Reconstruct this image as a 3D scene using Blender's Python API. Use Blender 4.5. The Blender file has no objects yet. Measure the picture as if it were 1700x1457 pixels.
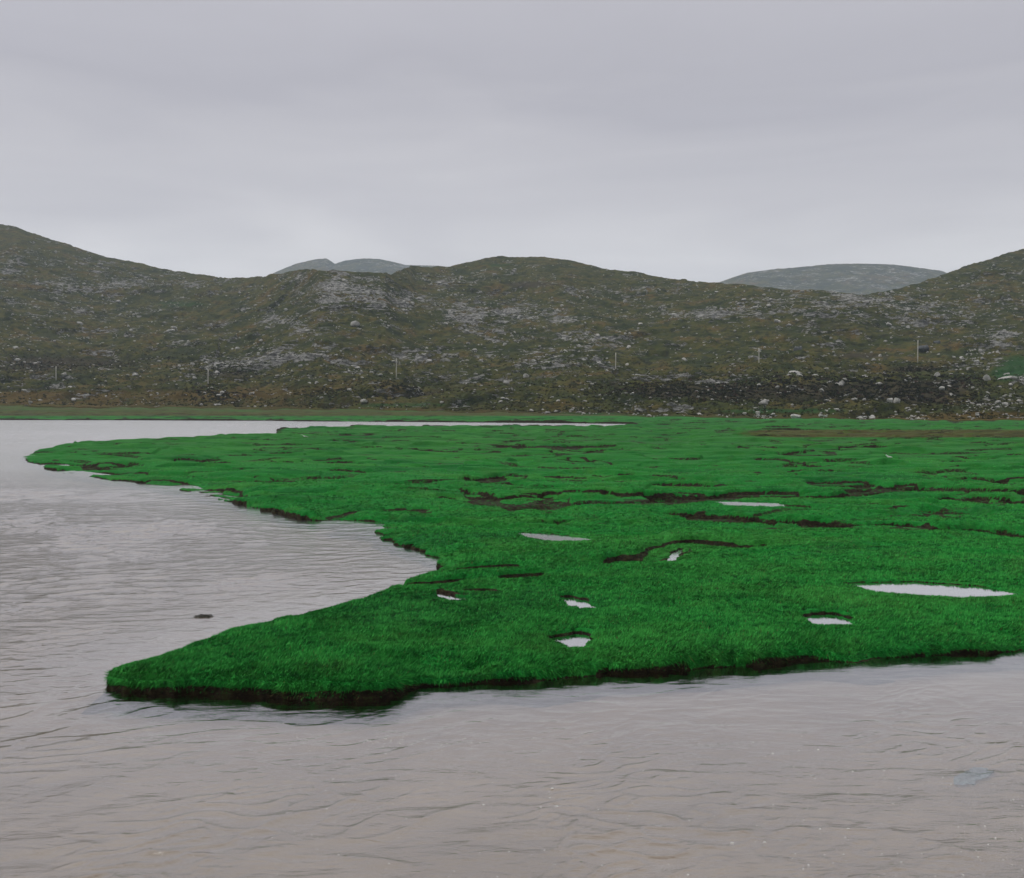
import bpy, bmesh, math, random
import numpy as np
from mathutils import Vector

random.seed(5)
rng = np.random.default_rng(11)
S = bpy.context.scene
COL = S.collection
F, CX, HY, CH = 1650.0, 850.0, 670.0, 7.0      # focal length and horizon in photo pixels, eye height in metres
RAD = math.radians

# ------------------------------------------------------------------ helpers
def gp(px, py, z=0.45):
    Y = F * (CH - z) / (py - HY)
    return ((px - CX) * Y / F, Y)

def smooth(a, b, x):
    t = np.clip((x - a) / (b - a), 0, 1)
    return t * t * (3 - 2 * t)

def _hash(ix, iy, seed):
    h = (ix.astype(np.int64) * 374761393 + iy.astype(np.int64) * 668265263 + seed * 1442695041) & 0xFFFFFFFF
    h = ((h ^ (h >> 13)) * 1274126177) & 0xFFFFFFFF
    h = h ^ (h >> 16)
    return h

def noise(x, y, seed=0):
    x0 = np.floor(x); y0 = np.floor(y)
    fx = x - x0; fy = y - y0
    ux = fx * fx * fx * (fx * (fx * 6 - 15) + 10); uy = fy * fy * fy * (fy * (fy * 6 - 15) + 10)
    def g(dx, dy):
        a = _hash(x0 + dx, y0 + dy, seed) * (2 * math.pi / 4294967296.0)
        return np.cos(a) * (fx - dx) + np.sin(a) * (fy - dy)
    a = g(0, 0); b = g(1, 0); c = g(0, 1); d = g(1, 1)
    return ((a + (b - a) * ux) * (1 - uy) + (c + (d - c) * ux) * uy) * 1.45

def fbm(x, y, seed=0, oct=4, gain=0.5):
    s = 0; a = 1.0; t = 0
    for i in range(oct):
        s = s + a * noise(x, y, seed + i * 17); t += a
        x = x * 2.03 + 13.7; y = y * 2.03 - 7.1; a *= gain
    return s / t

def tag(o, label=None, cat=None, group=None, kind=None):
    if label: o['label'] = label
    if cat: o['category'] = cat
    if group: o['group'] = group
    if kind: o['kind'] = kind
    return o

def mesh_obj(name, verts, faces_flat, nper, mat, attrs=None, smooth_=True, parent=None):
    me = bpy.data.meshes.new(name)
    nv = len(verts); nf = len(faces_flat) // nper
    me.vertices.add(nv); me.vertices.foreach_set('co', np.ascontiguousarray(verts, dtype=np.float32).ravel())
    me.loops.add(nf * nper); me.loops.foreach_set('vertex_index', np.ascontiguousarray(faces_flat, dtype=np.int32))
    me.polygons.add(nf)
    me.polygons.foreach_set('loop_start', np.arange(nf, dtype=np.int32) * nper)
    me.polygons.foreach_set('loop_total', np.full(nf, nper, dtype=np.int32))
    me.polygons.foreach_set('use_smooth', np.full(nf, bool(smooth_)))
    if attrs:
        for k, v in attrs.items():
            a = me.attributes.new(k, 'FLOAT', 'POINT')
            a.data.foreach_set('value', np.ascontiguousarray(v, dtype=np.float32).ravel())
    me.update(calc_edges=True)
    me.materials.append(mat)
    o = bpy.data.objects.new(name, me); COL.objects.link(o)
    if parent: o.parent = parent
    return o

def grid_obj(name, X, Y, Z, mat, attrs=None, keep=None):
    r, c = X.shape
    idx = np.arange(r * c).reshape(r, c)
    q = np.stack([idx[:-1, :-1], idx[:-1, 1:], idx[1:, 1:], idx[1:, :-1]], -1)
    if keep is not None:
        k = keep[:-1, :-1] | keep[:-1, 1:] | keep[1:, 1:] | keep[1:, :-1]
        q = q[k]
    q = q.reshape(-1, 4)
    used = np.zeros(r * c, bool); used[q.ravel()] = True
    remap = np.cumsum(used) - 1
    V = np.stack([X.ravel(), Y.ravel(), Z.ravel()], -1)[used]
    at = {k: v.ravel()[used] for k, v in (attrs or {}).items()}
    return mesh_obj(name, V, remap[q].ravel(), 4, mat, at)

def cols(inner, n, outer, m):
    a = np.linspace(-inner, inner, n)
    b = inner + (outer - inner) * (np.linspace(0, 1, m + 1)[1:]) ** 1.4
    return np.concatenate([-b[::-1], a, b])

# ------------------------------------------------------------------ materials
class N:
    def __init__(s, name):
        s.m = bpy.data.materials.new(name); s.m.use_nodes = True
        s.t = s.m.node_tree; s.t.nodes.clear()
        s.out = s.n('ShaderNodeOutputMaterial')
    def n(s, typ, **kw):
        nd = s.t.nodes.new(typ)
        for k, v in kw.items():
            if k.startswith('i_'):
                key = k[2:].replace('_', ' ')
                nd.inputs[key].default_value = v
            else: setattr(nd, k, v)
        return nd
    def l(s, a, b): s.t.links.new(a, b)
    def attr(s, name): return s.n('ShaderNodeAttribute', attribute_name=name).outputs['Fac']
    def pos(s): return s.n('ShaderNodeNewGeometry').outputs['Position']
    def scaled(s, sc):
        m = s.n('ShaderNodeVectorMath', operation='MULTIPLY'); s.l(s.pos(), m.inputs[0]); m.inputs[1].default_value = sc
        return m.outputs[0]
    def noise(s, sc, scale=1.0, detail=4, rough=0.55, dist=0.0):
        t = s.n('ShaderNodeTexNoise'); s.l(s.scaled(sc), t.inputs['Vector'])
        t.inputs['Scale'].default_value = scale; t.inputs['Detail'].default_value = detail
        t.inputs['Roughness'].default_value = rough; t.inputs['Distortion'].default_value = dist
        return t.outputs['Fac']
    def math(s, op, a, b=None, c=None):
        m = s.n('ShaderNodeMath', operation=op)
        for i, v in enumerate((a, b, c)):
            if v is None: continue
            if isinstance(v, (int, float)): m.inputs[i].default_value = v
            else: s.l(v, m.inputs[i])
        return m.outputs[0]
    def rng(s, v, a, b, c=0.0, d=1.0, sm=True):
        m = s.n('ShaderNodeMapRange'); m.interpolation_type = 'SMOOTHSTEP' if sm else 'LINEAR'
        s.l(v, m.inputs['Value'])
        for k, x in zip(('From Min', 'From Max', 'To Min', 'To Max'), (a, b, c, d)): m.inputs[k].default_value = x
        return m.outputs['Result']
    def mix(s, f, a, b):
        m = s.n('ShaderNodeMix', data_type='RGBA')
        for i, v in ((0, f), (6, a), (7, b)):
            if isinstance(v, (int, float)): m.inputs[i].default_value = v
            elif isinstance(v, tuple): m.inputs[i].default_value = (*v, 1)
            else: s.l(v, m.inputs[i])
        return m.outputs[2]
    def ramp(s, v, stops):
        r = s.n('ShaderNodeValToRGB'); e = r.color_ramp.elements
        while len(e) < len(stops): e.new(0.5)
        for el, (p, c) in zip(e, stops): el.position = p; el.color = (*c, 1)
        s.l(v, r.inputs[0]); return r.outputs[0]
    def bump(s, h, strength, dist, normal=None):
        b = s.n('ShaderNodeBump'); b.inputs['Strength'].default_value = strength; b.inputs['Distance'].default_value = dist
        s.l(h, b.inputs['Height'])
        if normal is not None: s.l(normal, b.inputs['Normal'])
        return b.outputs[0]
    def bsdf(s, col, rough=0.9, normal=None, spec=0.25):
        p = s.n('ShaderNodeBsdfPrincipled')
        if isinstance(col, tuple): p.inputs['Base Color'].default_value = (*col, 1)
        else: s.l(col, p.inputs['Base Color'])
        if isinstance(rough, (int, float)): p.inputs['Roughness'].default_value = rough
        else: s.l(rough, p.inputs['Roughness'])
        p.inputs['Specular IOR Level'].default_value = spec
        if normal is not None: s.l(normal, p.inputs['Normal'])
        s.l(p.outputs[0], s.out.inputs['Surface']); return p

def turf_colour(w):
    """shared by the turf sheet and the blades"""
    big = w.noise((1, 1, 1), 0.11, 3); mid = w.noise((1, 1, 1), 0.9, 4); 
    c = w.mix(w.rng(big, 0.35, 0.65), (0.010, 0.228, 0.027), (0.017, 0.270, 0.034))
    c = w.mix(w.rng(mid, 0.50, 0.72, 0, 0.7), c, (0.040, 0.225, 0.028))
    c = w.mix(w.rng(w.noise((1, 1, 1), 0.33, 5, 0.7), 0.50, 0.70, 0, 0.6), c, (0.050, 0.175, 0.028))
    c = w.mix(w.rng(w.noise((1, 1, 1), 0.6, 4, 0.7), 0.40, 0.25, 0, 0.6), c, (0.003, 0.110, 0.018))
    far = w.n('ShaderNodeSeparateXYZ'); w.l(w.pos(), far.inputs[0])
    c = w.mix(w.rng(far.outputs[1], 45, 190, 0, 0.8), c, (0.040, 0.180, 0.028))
    sp = w.noise((.30, 1, 1), 0.17, 4, 0.6, .5)          # random light and dark drifts, standing in for the turf's relief shading
    c = w.mix(w.rng(sp, 0.52, 0.62, 0, 0.60), c, (0.055, 0.27, 0.036))
    c = w.mix(w.rng(sp, 0.46, 0.36, 0, 0.60), c, (0.004, 0.115, 0.018))
    t = w.attr('tint')
    tn = w.math('ADD', t, w.math('MULTIPLY', w.math('SUBTRACT', w.noise((1, 1, 1), 0.45, 5, 0.65), 0.5), 0.6))
    tn = w.math('MULTIPLY', w.rng(tn, 0.3, 0.75), w.rng(t, 0.02, 0.2))
    c = w.mix(tn, c, w.ramp(w.noise((0.25, 1, 1), 0.4, 4), [(0.32, (0.050, 0.034, 0.012)), (0.5, (0.105, 0.066, 0.020)), (0.62, (0.105, 0.120, 0.028))]))
    return c

def mat_turf():
    w = N('turf')
    c = turf_colour(w)
    fine = w.noise((1, 1, 1), 9, 5, 0.7)
    c = w.mix(w.rng(fine, 0.3, 0.7, 0.12, 0.62), c, (0.004, 0.055, 0.012))
    mud = w.attr('mud')
    mn = w.math('ADD', mud, w.math('MULTIPLY', w.math('SUBTRACT', w.noise((1, 1, 1), 3.2, 5, 0.65), 0.5), 0.9))
    peat = w.ramp(w.noise((1, 1, 2.5), 4, 5, 0.7), [(0.3, (0.006, 0.0045, 0.003)), (0.46, (0.016, 0.012, 0.007)), (0.58, (0.034, 0.026, 0.013)), (0.66, (0.030, 0.050, 0.014)), (0.74, (0.020, 0.075, 0.014))])
    c = w.mix(w.rng(mn, 0.42, 0.6), c, peat)
    h = w.math('ADD', w.noise((1, 1, 1), 2.2, 4, 0.6), w.math('MULTIPLY', fine, 0.5))
    w.bsdf(c, 0.92, w.bump(h, 0.7, 0.12), 0.12)
    return w.m

def mat_blade():
    w = N('grass_blade')
    c = turf_colour(w)
    tone = w.attr('tone')
    c = w.mix(w.rng(tone, 0.5, 0.0, 0.0, 1.0, False), c, (0.002, 0.062, 0.010))
    c = w.mix(w.rng(tone, 0.4, 0.95, 0.0, 0.7, False), c, (0.062, 0.47, 0.072))
    c = w.mix(w.rng(tone, 0.94, 0.96), c, (0.12, 0.105, 0.040))
    lie = w.n('ShaderNodeAttribute', attribute_name='lie').outputs['Vector']
    p = w.bsdf(c, 0.75, lie, 0.15)
    tr = w.n('ShaderNodeBsdfDiffuse'); w.l(c, tr.inputs[0])
    m = w.n('ShaderNodeMixShader'); m.inputs[0].default_value = 0.3
    w.l(p.outputs[0], m.inputs[1]); w.l(tr.outputs[0], m.inputs[2]); w.l(m.outputs[0], w.out.inputs['Surface'])
    return w.m

def mat_bed():
    w = N('river_bed')
    d = w.attr('bank_dark')
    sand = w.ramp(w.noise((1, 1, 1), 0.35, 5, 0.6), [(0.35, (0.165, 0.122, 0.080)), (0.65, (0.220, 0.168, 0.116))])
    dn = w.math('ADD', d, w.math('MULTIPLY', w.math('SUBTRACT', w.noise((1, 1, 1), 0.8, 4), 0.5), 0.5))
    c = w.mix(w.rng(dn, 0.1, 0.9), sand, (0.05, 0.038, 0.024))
    w.bsdf(c, 0.95, w.bump(w.noise((0.6, 2, 1), 3, 3), 0.3, 0.05), 0.1)
    return w.m

def mat_water(name, ripple=1.0, wavy=True):
    w = N(name)
    fr = w.n('ShaderNodeLayerWeight'); fr.inputs['Blend'].default_value = .5
    gl = w.n('ShaderNodeBsdfGlossy'); gl.inputs['Roughness'].default_value = 0.04
    gl.inputs['Color'].default_value = (1, 1, 1, 1)
    tr = w.n('ShaderNodeBsdfTransparent'); tr.inputs[0].default_value = (0.93, 0.905, 0.87, 1)
    if wavy:
        n1 = w.noise((0.45, 1.5, 1), 2.4, 3, 0.55, 0.4)
        n2 = w.noise((0.7, 1.6, 1), 11.0, 4, 0.65, 0.3)
        sy = w.n('ShaderNodeSeparateXYZ'); w.l(w.pos(), sy.inputs[0])
        w.l(w.rng(sy.outputs[1], 14, 120, 0.07, 0.27), gl.inputs['Roughness'])
        calm = w.attr('chop')
        h = w.math('ADD', w.math('MULTIPLY', n1, 0.052), w.math('MULTIPLY', n2, 0.010))
        h = w.math('ADD', h, w.math('MULTIPLY', w.noise((0.5, 1.5, 1), 0.75, 4, 0.6, 0.3), 0.07))
        h = w.math('MULTIPLY', h, calm)
        b = w.bump(h, 1.0, ripple)
    else:
        b = w.bump(w.noise((1, 1.5, 1), 3, 2), 0.12, 0.02)
        sy = w.n('ShaderNodeSeparateXYZ'); w.l(w.pos(), sy.inputs[0])
        w.l(w.rng(sy.outputs[1], 28, 60, 0.03, 0.22), gl.inputs['Roughness'])
    w.l(b, fr.inputs['Normal']); w.l(b, gl.inputs['Normal'])
    m = w.n('ShaderNodeMixShader'); w.l(w.math('MULTIPLY_ADD', w.math('POWER', fr.outputs['Facing'], 2.1 if wavy else 1.0), .95, .04), m.inputs[0]); w.l(tr.outputs[0], m.inputs[1]); w.l(gl.outputs[0], m.inputs[2])
    w.l(m.outputs[0], w.out.inputs['Surface'])
    return w.m

def mat_hill(q=1.0):
    w = N('moorland')
    n1 = w.noise((1, 1, 1), 0.035 * q, 6, 0.65); n2 = w.noise((1, 1, 1.6), 0.17 * q, 7, 0.72)
    c = w.ramp(n1, [(0.34, (0.027, 0.037, 0.010)), (0.45, (0.050, 0.057, 0.014)), (0.54, (0.084, 0.080, 0.020)), (0.66, (0.118, 0.080, 0.026))])
    c = w.mix(w.rng(n2, 0.46, 0.60, 0, 0.85), c, (0.016, 0.021, 0.010))
    n3 = w.noise((1, 1, 1), 0.09 * q, 5, 0.65)
    for a, colr in (('green', (0.022, 0.075, 0.020)), ('ochre', (0.105, 0.070, 0.020)), ('heather', (0.052, 0.042, 0.025))):
        v = w.math('ADD', w.attr(a), w.math('MULTIPLY', w.math('SUBTRACT', n3 if a != 'ochre' else n2, 0.5), 1.1))
        c = w.mix(w.math('MULTIPLY', w.rng(v, 0.35, 0.85, 0, 0.9), w.rng(w.attr(a), 0.03, 0.25)), c, colr)
    rk = w.attr('rock')
    vor = w.math('ADD', w.math('MULTIPLY', w.noise((0.55, 1, 2.2), 0.22 * q, 6, 0.76, 0.3), 1.05), w.math('MULTIPLY', w.noise((0.5, 1, 1.5), 0.045 * q, 4, 0.6, 0.3), .42))
    rv = w.math('ADD', w.math('MULTIPLY', rk, 0.185), vor)
    rmask = w.rng(rv, 0.94, 0.965)
    rcol = w.ramp(w.noise((1, 1, 2.6), 0.24 * q, 6, 0.75), [(0.32, (0.04, 0.04, 0.038)), (0.46, (0.17, 0.166, 0.157)), (0.66, (0.52, 0.505, 0.475))])
    c = w.mix(rmask, c, rcol)
    h = w.math('ADD', w.math('MULTIPLY', n2, 1.2), w.math('MULTIPLY', w.noise((1, 1, 1), 1.1, 4, 0.65), 0.35))
    h = w.math('ADD', h, w.math('MULTIPLY', rmask, w.math('MULTIPLY', w.noise((0.7, 1, 2.5), 0.6, 4, 0.7), 1.6)))
    w.bsdf(c, 0.95, w.bump(h, 0.9, 1.2), 0.1)
    return w.m

def mat_rock():
    w = N('gneiss')
    oi = w.n('ShaderNodeObjectInfo')
    n = w.noise((1, 1, 2.0), 1.1, 6, 0.7)
    c = w.ramp(n, [(0.28, (0.13, 0.127, 0.12)), (0.42, (0.36, 0.35, 0.33)), (0.6, (0.56, 0.54, 0.51)), (0.8, (0.66, 0.645, 0.61))])
    c = w.mix(w.rng(w.noise((1, 1, 1), 0.35, 3), 0.5, 0.7, 0, 0.45), c, (0.10, 0.10, 0.10))
    c = w.mix(w.rng(w.noise((1, 1, 1), 2.6, 4, 0.7), 0.55, 0.7, 0, 0.5), c, (0.10, 0.105, 0.06))
    w.bsdf(c, 0.9, w.bump(w.noise((1, 1, 1), 3, 5, 0.7), 0.6, 0.15), 0.2)
    return w.m

def mat_plain(name, col, rough=0.8, var=0.25, scale=4.0, spec=0.3):
    w = N(name)
    c = w.mix(w.rng(w.noise((1, 1, 1), scale, 4), 0.3, 0.7), tuple(x * (1 - var) for x in col), tuple(min(1, x * (1 + var)) for x in col))
    w.bsdf(c, rough, w.bump(w.noise((1, 1, 1), scale * 3, 3), 0.4, 0.02), spec)
    return w.m

def mat_shrub():
    w = N('heather_shrub')
    t = w.attr('tone')
    c = w.ramp(t, [(0.0, (0.028, 0.025, 0.014)), (0.35, (0.045, 0.045, 0.017)), (0.6, (0.078, 0.074, 0.022)), (0.8, (0.13, 0.088, 0.026)), (1.0, (0.080, 0.042, 0.030))])
    w.bsdf(c, 0.95, None, 0.1)
    return w.m

M_TURF, M_BLADE, M_BED, M_HILL, M_FAR, M_ROCK, M_SHRUB = mat_turf(), mat_blade(), mat_bed(), mat_hill(), mat_hill(.3), mat_rock(), mat_shrub()

# ------------------------------------------------------------------ the marsh outline, traced along the water's edge
front = [(1700, 1078), (1640, 1083), (1585, 1084), (1530, 1089), (1480, 1092), (1420, 1098), (1350, 1094), (1310, 1098), (1240, 1103), (1160, 1106),
         (1080, 1113), (1000, 1117), (930, 1123), (860, 1131), (800, 1133), (745, 1138), (700, 1139), (668, 1150), (640, 1158), (600, 1161), (545, 1158),
         (480, 1158), (430, 1154), (380, 1153), (330, 1150), (290, 1151), (240, 1149), (205, 1149), (182, 1143)]
tongue_back = [(174, 1110), (181, 1101), (205, 1089), (262, 1077), (310, 1059), (360, 1046), (430, 1027), (500, 1004), (550, 992), (600, 981), (640, 968), (662, 957), (700, 948), (735, 936)]
bay = [(735, 927), (712, 918), (690, 908), (668, 903), (648, 894), (630, 886), (618, 881), (590, 879), (556, 876), (549, 873), (566, 868), (560, 864), (535, 864), (505, 862), (478, 857),
       (455, 851), (425, 843), (392, 835), (365, 829), (347, 823), (330, 818), (296, 813), (262, 807), (235, 803), (210, 799), (180, 796), (148, 791), (118, 787), (98, 784), (78, 778), (72, 772), (50, 767), (36, 758)]
back = [(60, 746), (85, 741), (120, 736.5), (123, 732), (160, 729.5), (230, 727), (300, 724), (380, 720.5), (462, 716), (457, 711.5), (480, 709.3), (540, 707.5), (620, 706.6), (700, 706.2),
        (800, 706), (900, 705.8), (1000, 705.6), (1060, 704.6)]
farbank = [(1050, 703.6), (1000, 703), (900, 702), (800, 701.3), (700, 700.4), (600, 699.8), (500, 699.3), (445, 698.2), (380, 698.2), (300, 697.8), (180, 697.4), (60, 697.2), (0, 697), (-300, 696.5), (-900, 695.8)]
poly = [gp(3200, 1010, 0.0), gp(2300, 1040, 0.0)] + [gp(x, y, 0.0) for x, y in front] + [gp(x, y, 0.5) for x, y in tongue_back] + [gp(x, y, 0.0) for x, y in bay]
poly += [gp(x, y, 0.5) for x, y in back] + [gp(x, y, 0.0) for x, y in farbank] + [(-2500, 520), (-2500, 4000), (4000, 4000), (4000, 30)]
poly = np.array(poly)

def poly_sdf(P, x, y):
    d2 = np.full(x.shape, 1e12); ins = np.zeros(x.shape, bool)
    n = len(P)
    for i in range(n):
        ax, ay = P[i]; bx, by = P[(i + 1) % n]
        ex, ey = bx - ax, by - ay
        wx, wy = x - ax, y - ay
        t = np.clip((wx * ex + wy * ey) / (ex * ex + ey * ey + 1e-12), 0, 1)
        dx = wx - ex * t; dy = wy - ey * t
        np.minimum(d2, dx * dx + dy * dy, out=d2)
        c = (ay > y) != (by > y)
        if ey != 0:
            ins ^= c & (x < ax + ex * (y - ay) / ey)
    d = np.sqrt(d2)
    return np.where(ins, d, -d)

# creeks cut into the turf: photo-traced centre lines, (x, y, strip height in photo pixels), then depth in metres
CR = [
 ([(765, 808, 1), (800, 819, 4), (826, 828, 7), (860, 829, 9), (886, 823, 11), (915, 818, 5), (956, 819, 7), (1000, 819, 7), (1044, 819, 7), (1100, 818, 7), (1160, 817, 8), (1223, 816, 9), (1268, 816, 10), (1301, 814, 5), (1326, 818, 2.5), (1380, 818, 2), (1425, 816, 3), (1440, 808, 7), (1462, 807, 10), (1490, 806, 7), (1506, 800, 3)], .5),
 ([(1361, 795, 2.5), (1385, 797, 7), (1418, 797, 5), (1430, 798, 2)], .4),
 ([(1100, 842, 4), (1160, 847, 8), (1276, 853, 7), (1330, 857, 9), (1404, 862, 13), (1450, 865, 12), (1495, 862, 11), (1520, 867, 6), (1559, 870, 6), (1600, 871, 8), (1630, 871, 10), (1670, 877, 10), (1720, 884, 10), (1850, 900, 10)], .55),
 ([(1018, 925, 7), (1045, 922, 11), (1072, 920, 9), (1098, 914, 8), (1113, 908, 10), (1127, 900, 6), (1165, 897, 6), (1206, 896, 6), (1240, 897, 4), (1266, 897, 2)], .5),
 ([(560, 852, 3), (578, 856, 10), (600, 859, 9), (622, 862, 4)], .45),
 ([(915, 862, 3), (940, 865, 5), (985, 866, 6), (1010, 865, 5), (1028, 862, 2)], .3),
 ([(550, 850, 3), (610, 841, 2), (666, 839, 4), (688, 838, 4), (705, 835, 2)], .3),
 ([(735, 940, 4), (770, 939, 4), (810, 938, 5), (853, 936, 4)], .4),
 ([(828, 949, 3), (850, 949, 8), (875, 948, 8), (900, 945, 3)], .45),
 ([(815, 962, 3), (880, 966, 3), (950, 970, 3), (975, 970, 2)], .25),
 ([(680, 958, 4), (715, 960, 9), (745, 957, 6), (772, 952, 3)], .4), 
 ([(735, 972, 5), (770, 975, 8), (800, 970, 9), (822, 973, 4)], .4),
 ([(700, 1090, 5), (730, 1097, 11), (770, 1098, 8), (800, 1092, 3)], .28),
 ([(1420, 1064, 3), (1470, 1067, 5), (1520, 1066, 4), (1560, 1060, 2)], .3),
 ([(1668, 1040, 3), (1690, 1041, 5), (1730, 1042, 5)], .3),
 ([(700, 742, 1), (726, 745, 2), (760, 747, 3), (804, 748, 2.5)], .5),
 ([(838, 735, 1.5), (860, 737, 2.2), (906, 740, 3), (935, 740, 4), (960, 739, 3), (988, 737, 3)], .5),
 ([(928, 746, 1.5), (958, 748, 4), (987, 745, 2)], .5),
 ([(790, 788, 2), (803, 789, 5), (815, 788, 4), (826, 785, 2)], .5),
 ([(915, 787, 1.5), (945, 789, 3), (966, 789.5, 3), (1000, 788, 1.5), (1038, 786, 1.5)], .4),
 ([(1096, 799, 2), (1115, 799, 5), (1150, 800, 4), (1168, 800, 2)], .45),
 ([(580, 718, 1), (610, 720.5, 2.2), (646, 721.5, 1.2)], .5), ([(866, 728, 1), (890, 728, 2), (912, 729, 1)], .5), ([(569, 729, 1.2), (600, 730, 2), (622, 730, 1)], .45),
 ([(545, 761, 1.5), (570, 761.5, 2.5), (592, 762, 1.3)], .45), ([(1240, 739, 1.4), (1256, 740.5, 2.5), (1275, 741, 1.4)], .5),
 ([(1324, 750, 2), (1340, 751, 4.5), (1357, 751, 3), (1372, 744, 1.3)], .5), ([(1425, 740.5, 2), (1436, 741.5, 3.6), (1450, 739, 2)], .5), ([(1454, 734, 1.3), (1466, 734, 2.4), (1480, 734, 1.2)], .5),
 ([(1563, 753.5, 1.5), (1576, 754.5, 3.2), (1593, 754, 1.5)], .5), ([(1265, 759, 1.5), (1290, 762, 3.2), (1308, 763, 2.5), (1325, 767, 2.5), (1345, 766, 1.5)], .45),
 ([(1276, 787, 3), (1290, 785, 5), (1303, 782, 3)], .4), ([(1328, 779, 3), (1350, 779, 3)], .35), ([(1373, 776, 2.5), (1390, 777, 4.5), (1404, 777, 2)], .5),
 ([(1520, 801, 2), (1560, 805, 4), (1594, 808, 4), (1640, 811, 4), (1700, 812, 4), (1800, 815, 4)], .45), ([(1583, 820, 2.5), (1600, 820.5, 6), (1622, 820, 4), (1650, 821, 2), (1684, 823, 2)], .45),
 ([(1475, 840, 2.5), (1505, 839, 4), (1560, 839, 3.5), (1596, 841, 2)], .3), ([(1538, 842, 2), (1580, 848, 3), (1630, 854, 3)], .3), 
 ([(1440, 900, 3), (1455, 901, 5), (1470, 903, 3)], .25), ([(1480, 893, 2), (1530, 893, 3.5), (1588, 893, 2)], .22), 
 ([(1400, 752, 1), (1426, 752, 1.5)], .4), ([(1216, 734, 1), (1260, 735, 1.2), (1350, 735.5, 1.2)], .4), ([(1100, 735.5, 1), (1118, 736, 2), (1136, 736, 1)], .5),
 ([(1130, 770, 2), (1156, 770, 2)], .35), ([(1130, 783, 3), (1157, 783, 3)], .3), ([(1600, 795, 2), (1650, 794, 2), (1740, 793, 2)], .4),
 ([(400, 727, 1), (430, 728, 2.2), (467, 728, 1.2)], .5), ([(305, 762, 2), (330, 763.5, 3.5), (362, 765, 2.5)], .45), ([(150, 745.5, 1.5), (180, 746, 2.4), (207, 746, 1.4)], .4),
 ([(456, 763, 1.2), (480, 763, 2), (500, 763, 1)], .4), ([(505, 761.5, 1), (550, 761.5, 1.3), (590, 762, 1)], .4), ([(560, 778, 1.5), (600, 780, 2.4), (640, 780, 1.5)], .4), ([(245, 737, 1), (280, 735.5, 1.8), (312, 735, 1)], .4),
 ([(110, 769, 2), (150, 768, 3.2), (190, 769, 3), (228, 770, 1.5)], .35), ([(123, 736, 1), (200, 733, 1), (310, 735, 1)], .3), ([(80, 765, 2), (130, 767, 3), (165, 772, 2)], .4),
 ([(110, 775, 2), (160, 780, 4), (215, 783, 4)], .4), ([(250, 795, 3), (290, 797, 4), (330, 803, 2)], .35), ([(330, 806, 3), (370, 812, 5), (395, 820, 3)], .4), 
 ([(1040, 745, 1.2), (1090, 743, 1.2), (1160, 744, 1)], .35), ([(1180, 753, 1.2), (1230, 751, 1.2), (1300, 753, 1)], .35), ([(960, 760, 2), (985, 768, 4), (1000, 769, 2)], .35), 
 ([(620, 757, 1.2), (700, 755, 1.2), (780, 757, 1)], .3), ([(640, 769, 1.5), (690, 770, 1.8), (740, 768, 1.2)], .35), ([(430, 790, 1.5), (520, 794, 1.8), (560, 793, 1.2)], .3), ([(660, 798, 2), (730, 799, 2), (790, 802, 1.5)], .3),
 ([(1150, 712, 0.6), (1220, 711.5, 0.9), (1300, 711.5, 1.2), (1380, 712.5, 0.8), (1700, 714, 0.7)], .5), ([(1270, 707, 0.8), (1330, 707, 1.6), (1390, 707.5, 0.8)], .5), ([(1060, 703.5, 1), (1150, 702, 1), (1260, 700.5, 0.7)], .5), ([(870, 697, .5), (885, 697, 1), (900, 697, .5)], .5),
 ([(1540, 712.3, .6), (1620, 711.8, 1), (1720, 711.5, .7)], .5), ([(60, 690, .5), (110, 690, .9), (160, 690.5, .5)], .4), ([(0, 683.5, .3), (60, 683.5, .7), (100, 684, .3)], .4), ([(190, 687.5, .4), (230, 687.8, .8), (260, 688, .4)], .4),
]
# small random creeks through the middle distance
for _ in range(190):
    py = 713 + 150 * random.random() ** 1.7; px = random.uniform(-250, 2100)
    ln = random.uniform(18, 70); th = max(0.7, 1 + (py - 710) * 0.018) * random.uniform(.6, 1.2)
    if px < 700 and py > 775: continue
    CR.append(([(px, py + random.uniform(-1, 1), th * .4), (px + ln * .4, py + random.uniform(-1, 1) * th * .5, th), (px + ln, py + random.uniform(-1, 1) * th, th * .3)], random.uniform(.2, .4)))
CREEKS = []
for pts, dep in CR:
    a = []
    for px, py, th in pts:
        x, y = gp(px, py)
        w = th * y * y / (F * (CH - .45)) * 0.5
        a.append((x, y, max(w * 1.05, 0.12)))
    CREEKS.append((np.array(a), dep))

POOLS = [  # photo-traced outline, water level, rim roughness
 ([(1392, 968), (1425, 966), (1470, 965), (1520, 965.5), (1570, 967.5), (1620, 971), (1660, 976), (1688, 981.5), (1640, 985), (1590, 986), (1540, 985), (1500, 982), (1450, 978), (1415, 973)], 0.42),
 ([(1333, 1016), (1345, 1011), (1375, 1012), (1400, 1015), (1416, 1020), (1408, 1028), (1375, 1030), (1345, 1028), (1336, 1022)], 0.31),
 ([(925, 985), (945, 984), (968, 988), (982, 993), (993, 1000), (960, 1000.5), (946, 995)], 0.31),
 ([(912, 1052), (940, 1046), (962, 1043), (982, 1045), (976, 1058), (968, 1066), (945, 1065), (928, 1059)], 0.31),
 ([(838, 884), (870, 884), (920, 887), (965, 890), (990, 892), (955, 894.5), (905, 894)], 0.44),
 ([(1178, 832.5), (1230, 833), (1292, 835), (1292, 838), (1250, 838.5), (1205, 836)], 0.46),
 ([(286, 746), (298, 745.6), (310, 747), (306, 748.3), (290, 748.3)], 0.40),
 ([(1108, 914), (1116, 909), (1128, 903), (1136, 905), (1130, 911), (1118, 918), (1106, 919)], 0.20),
 ([(718, 971), (733, 973), (748, 977), (774, 978), (772, 981), (750, 982), (735, 979)], 0.22),
]
POOLW = []
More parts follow.
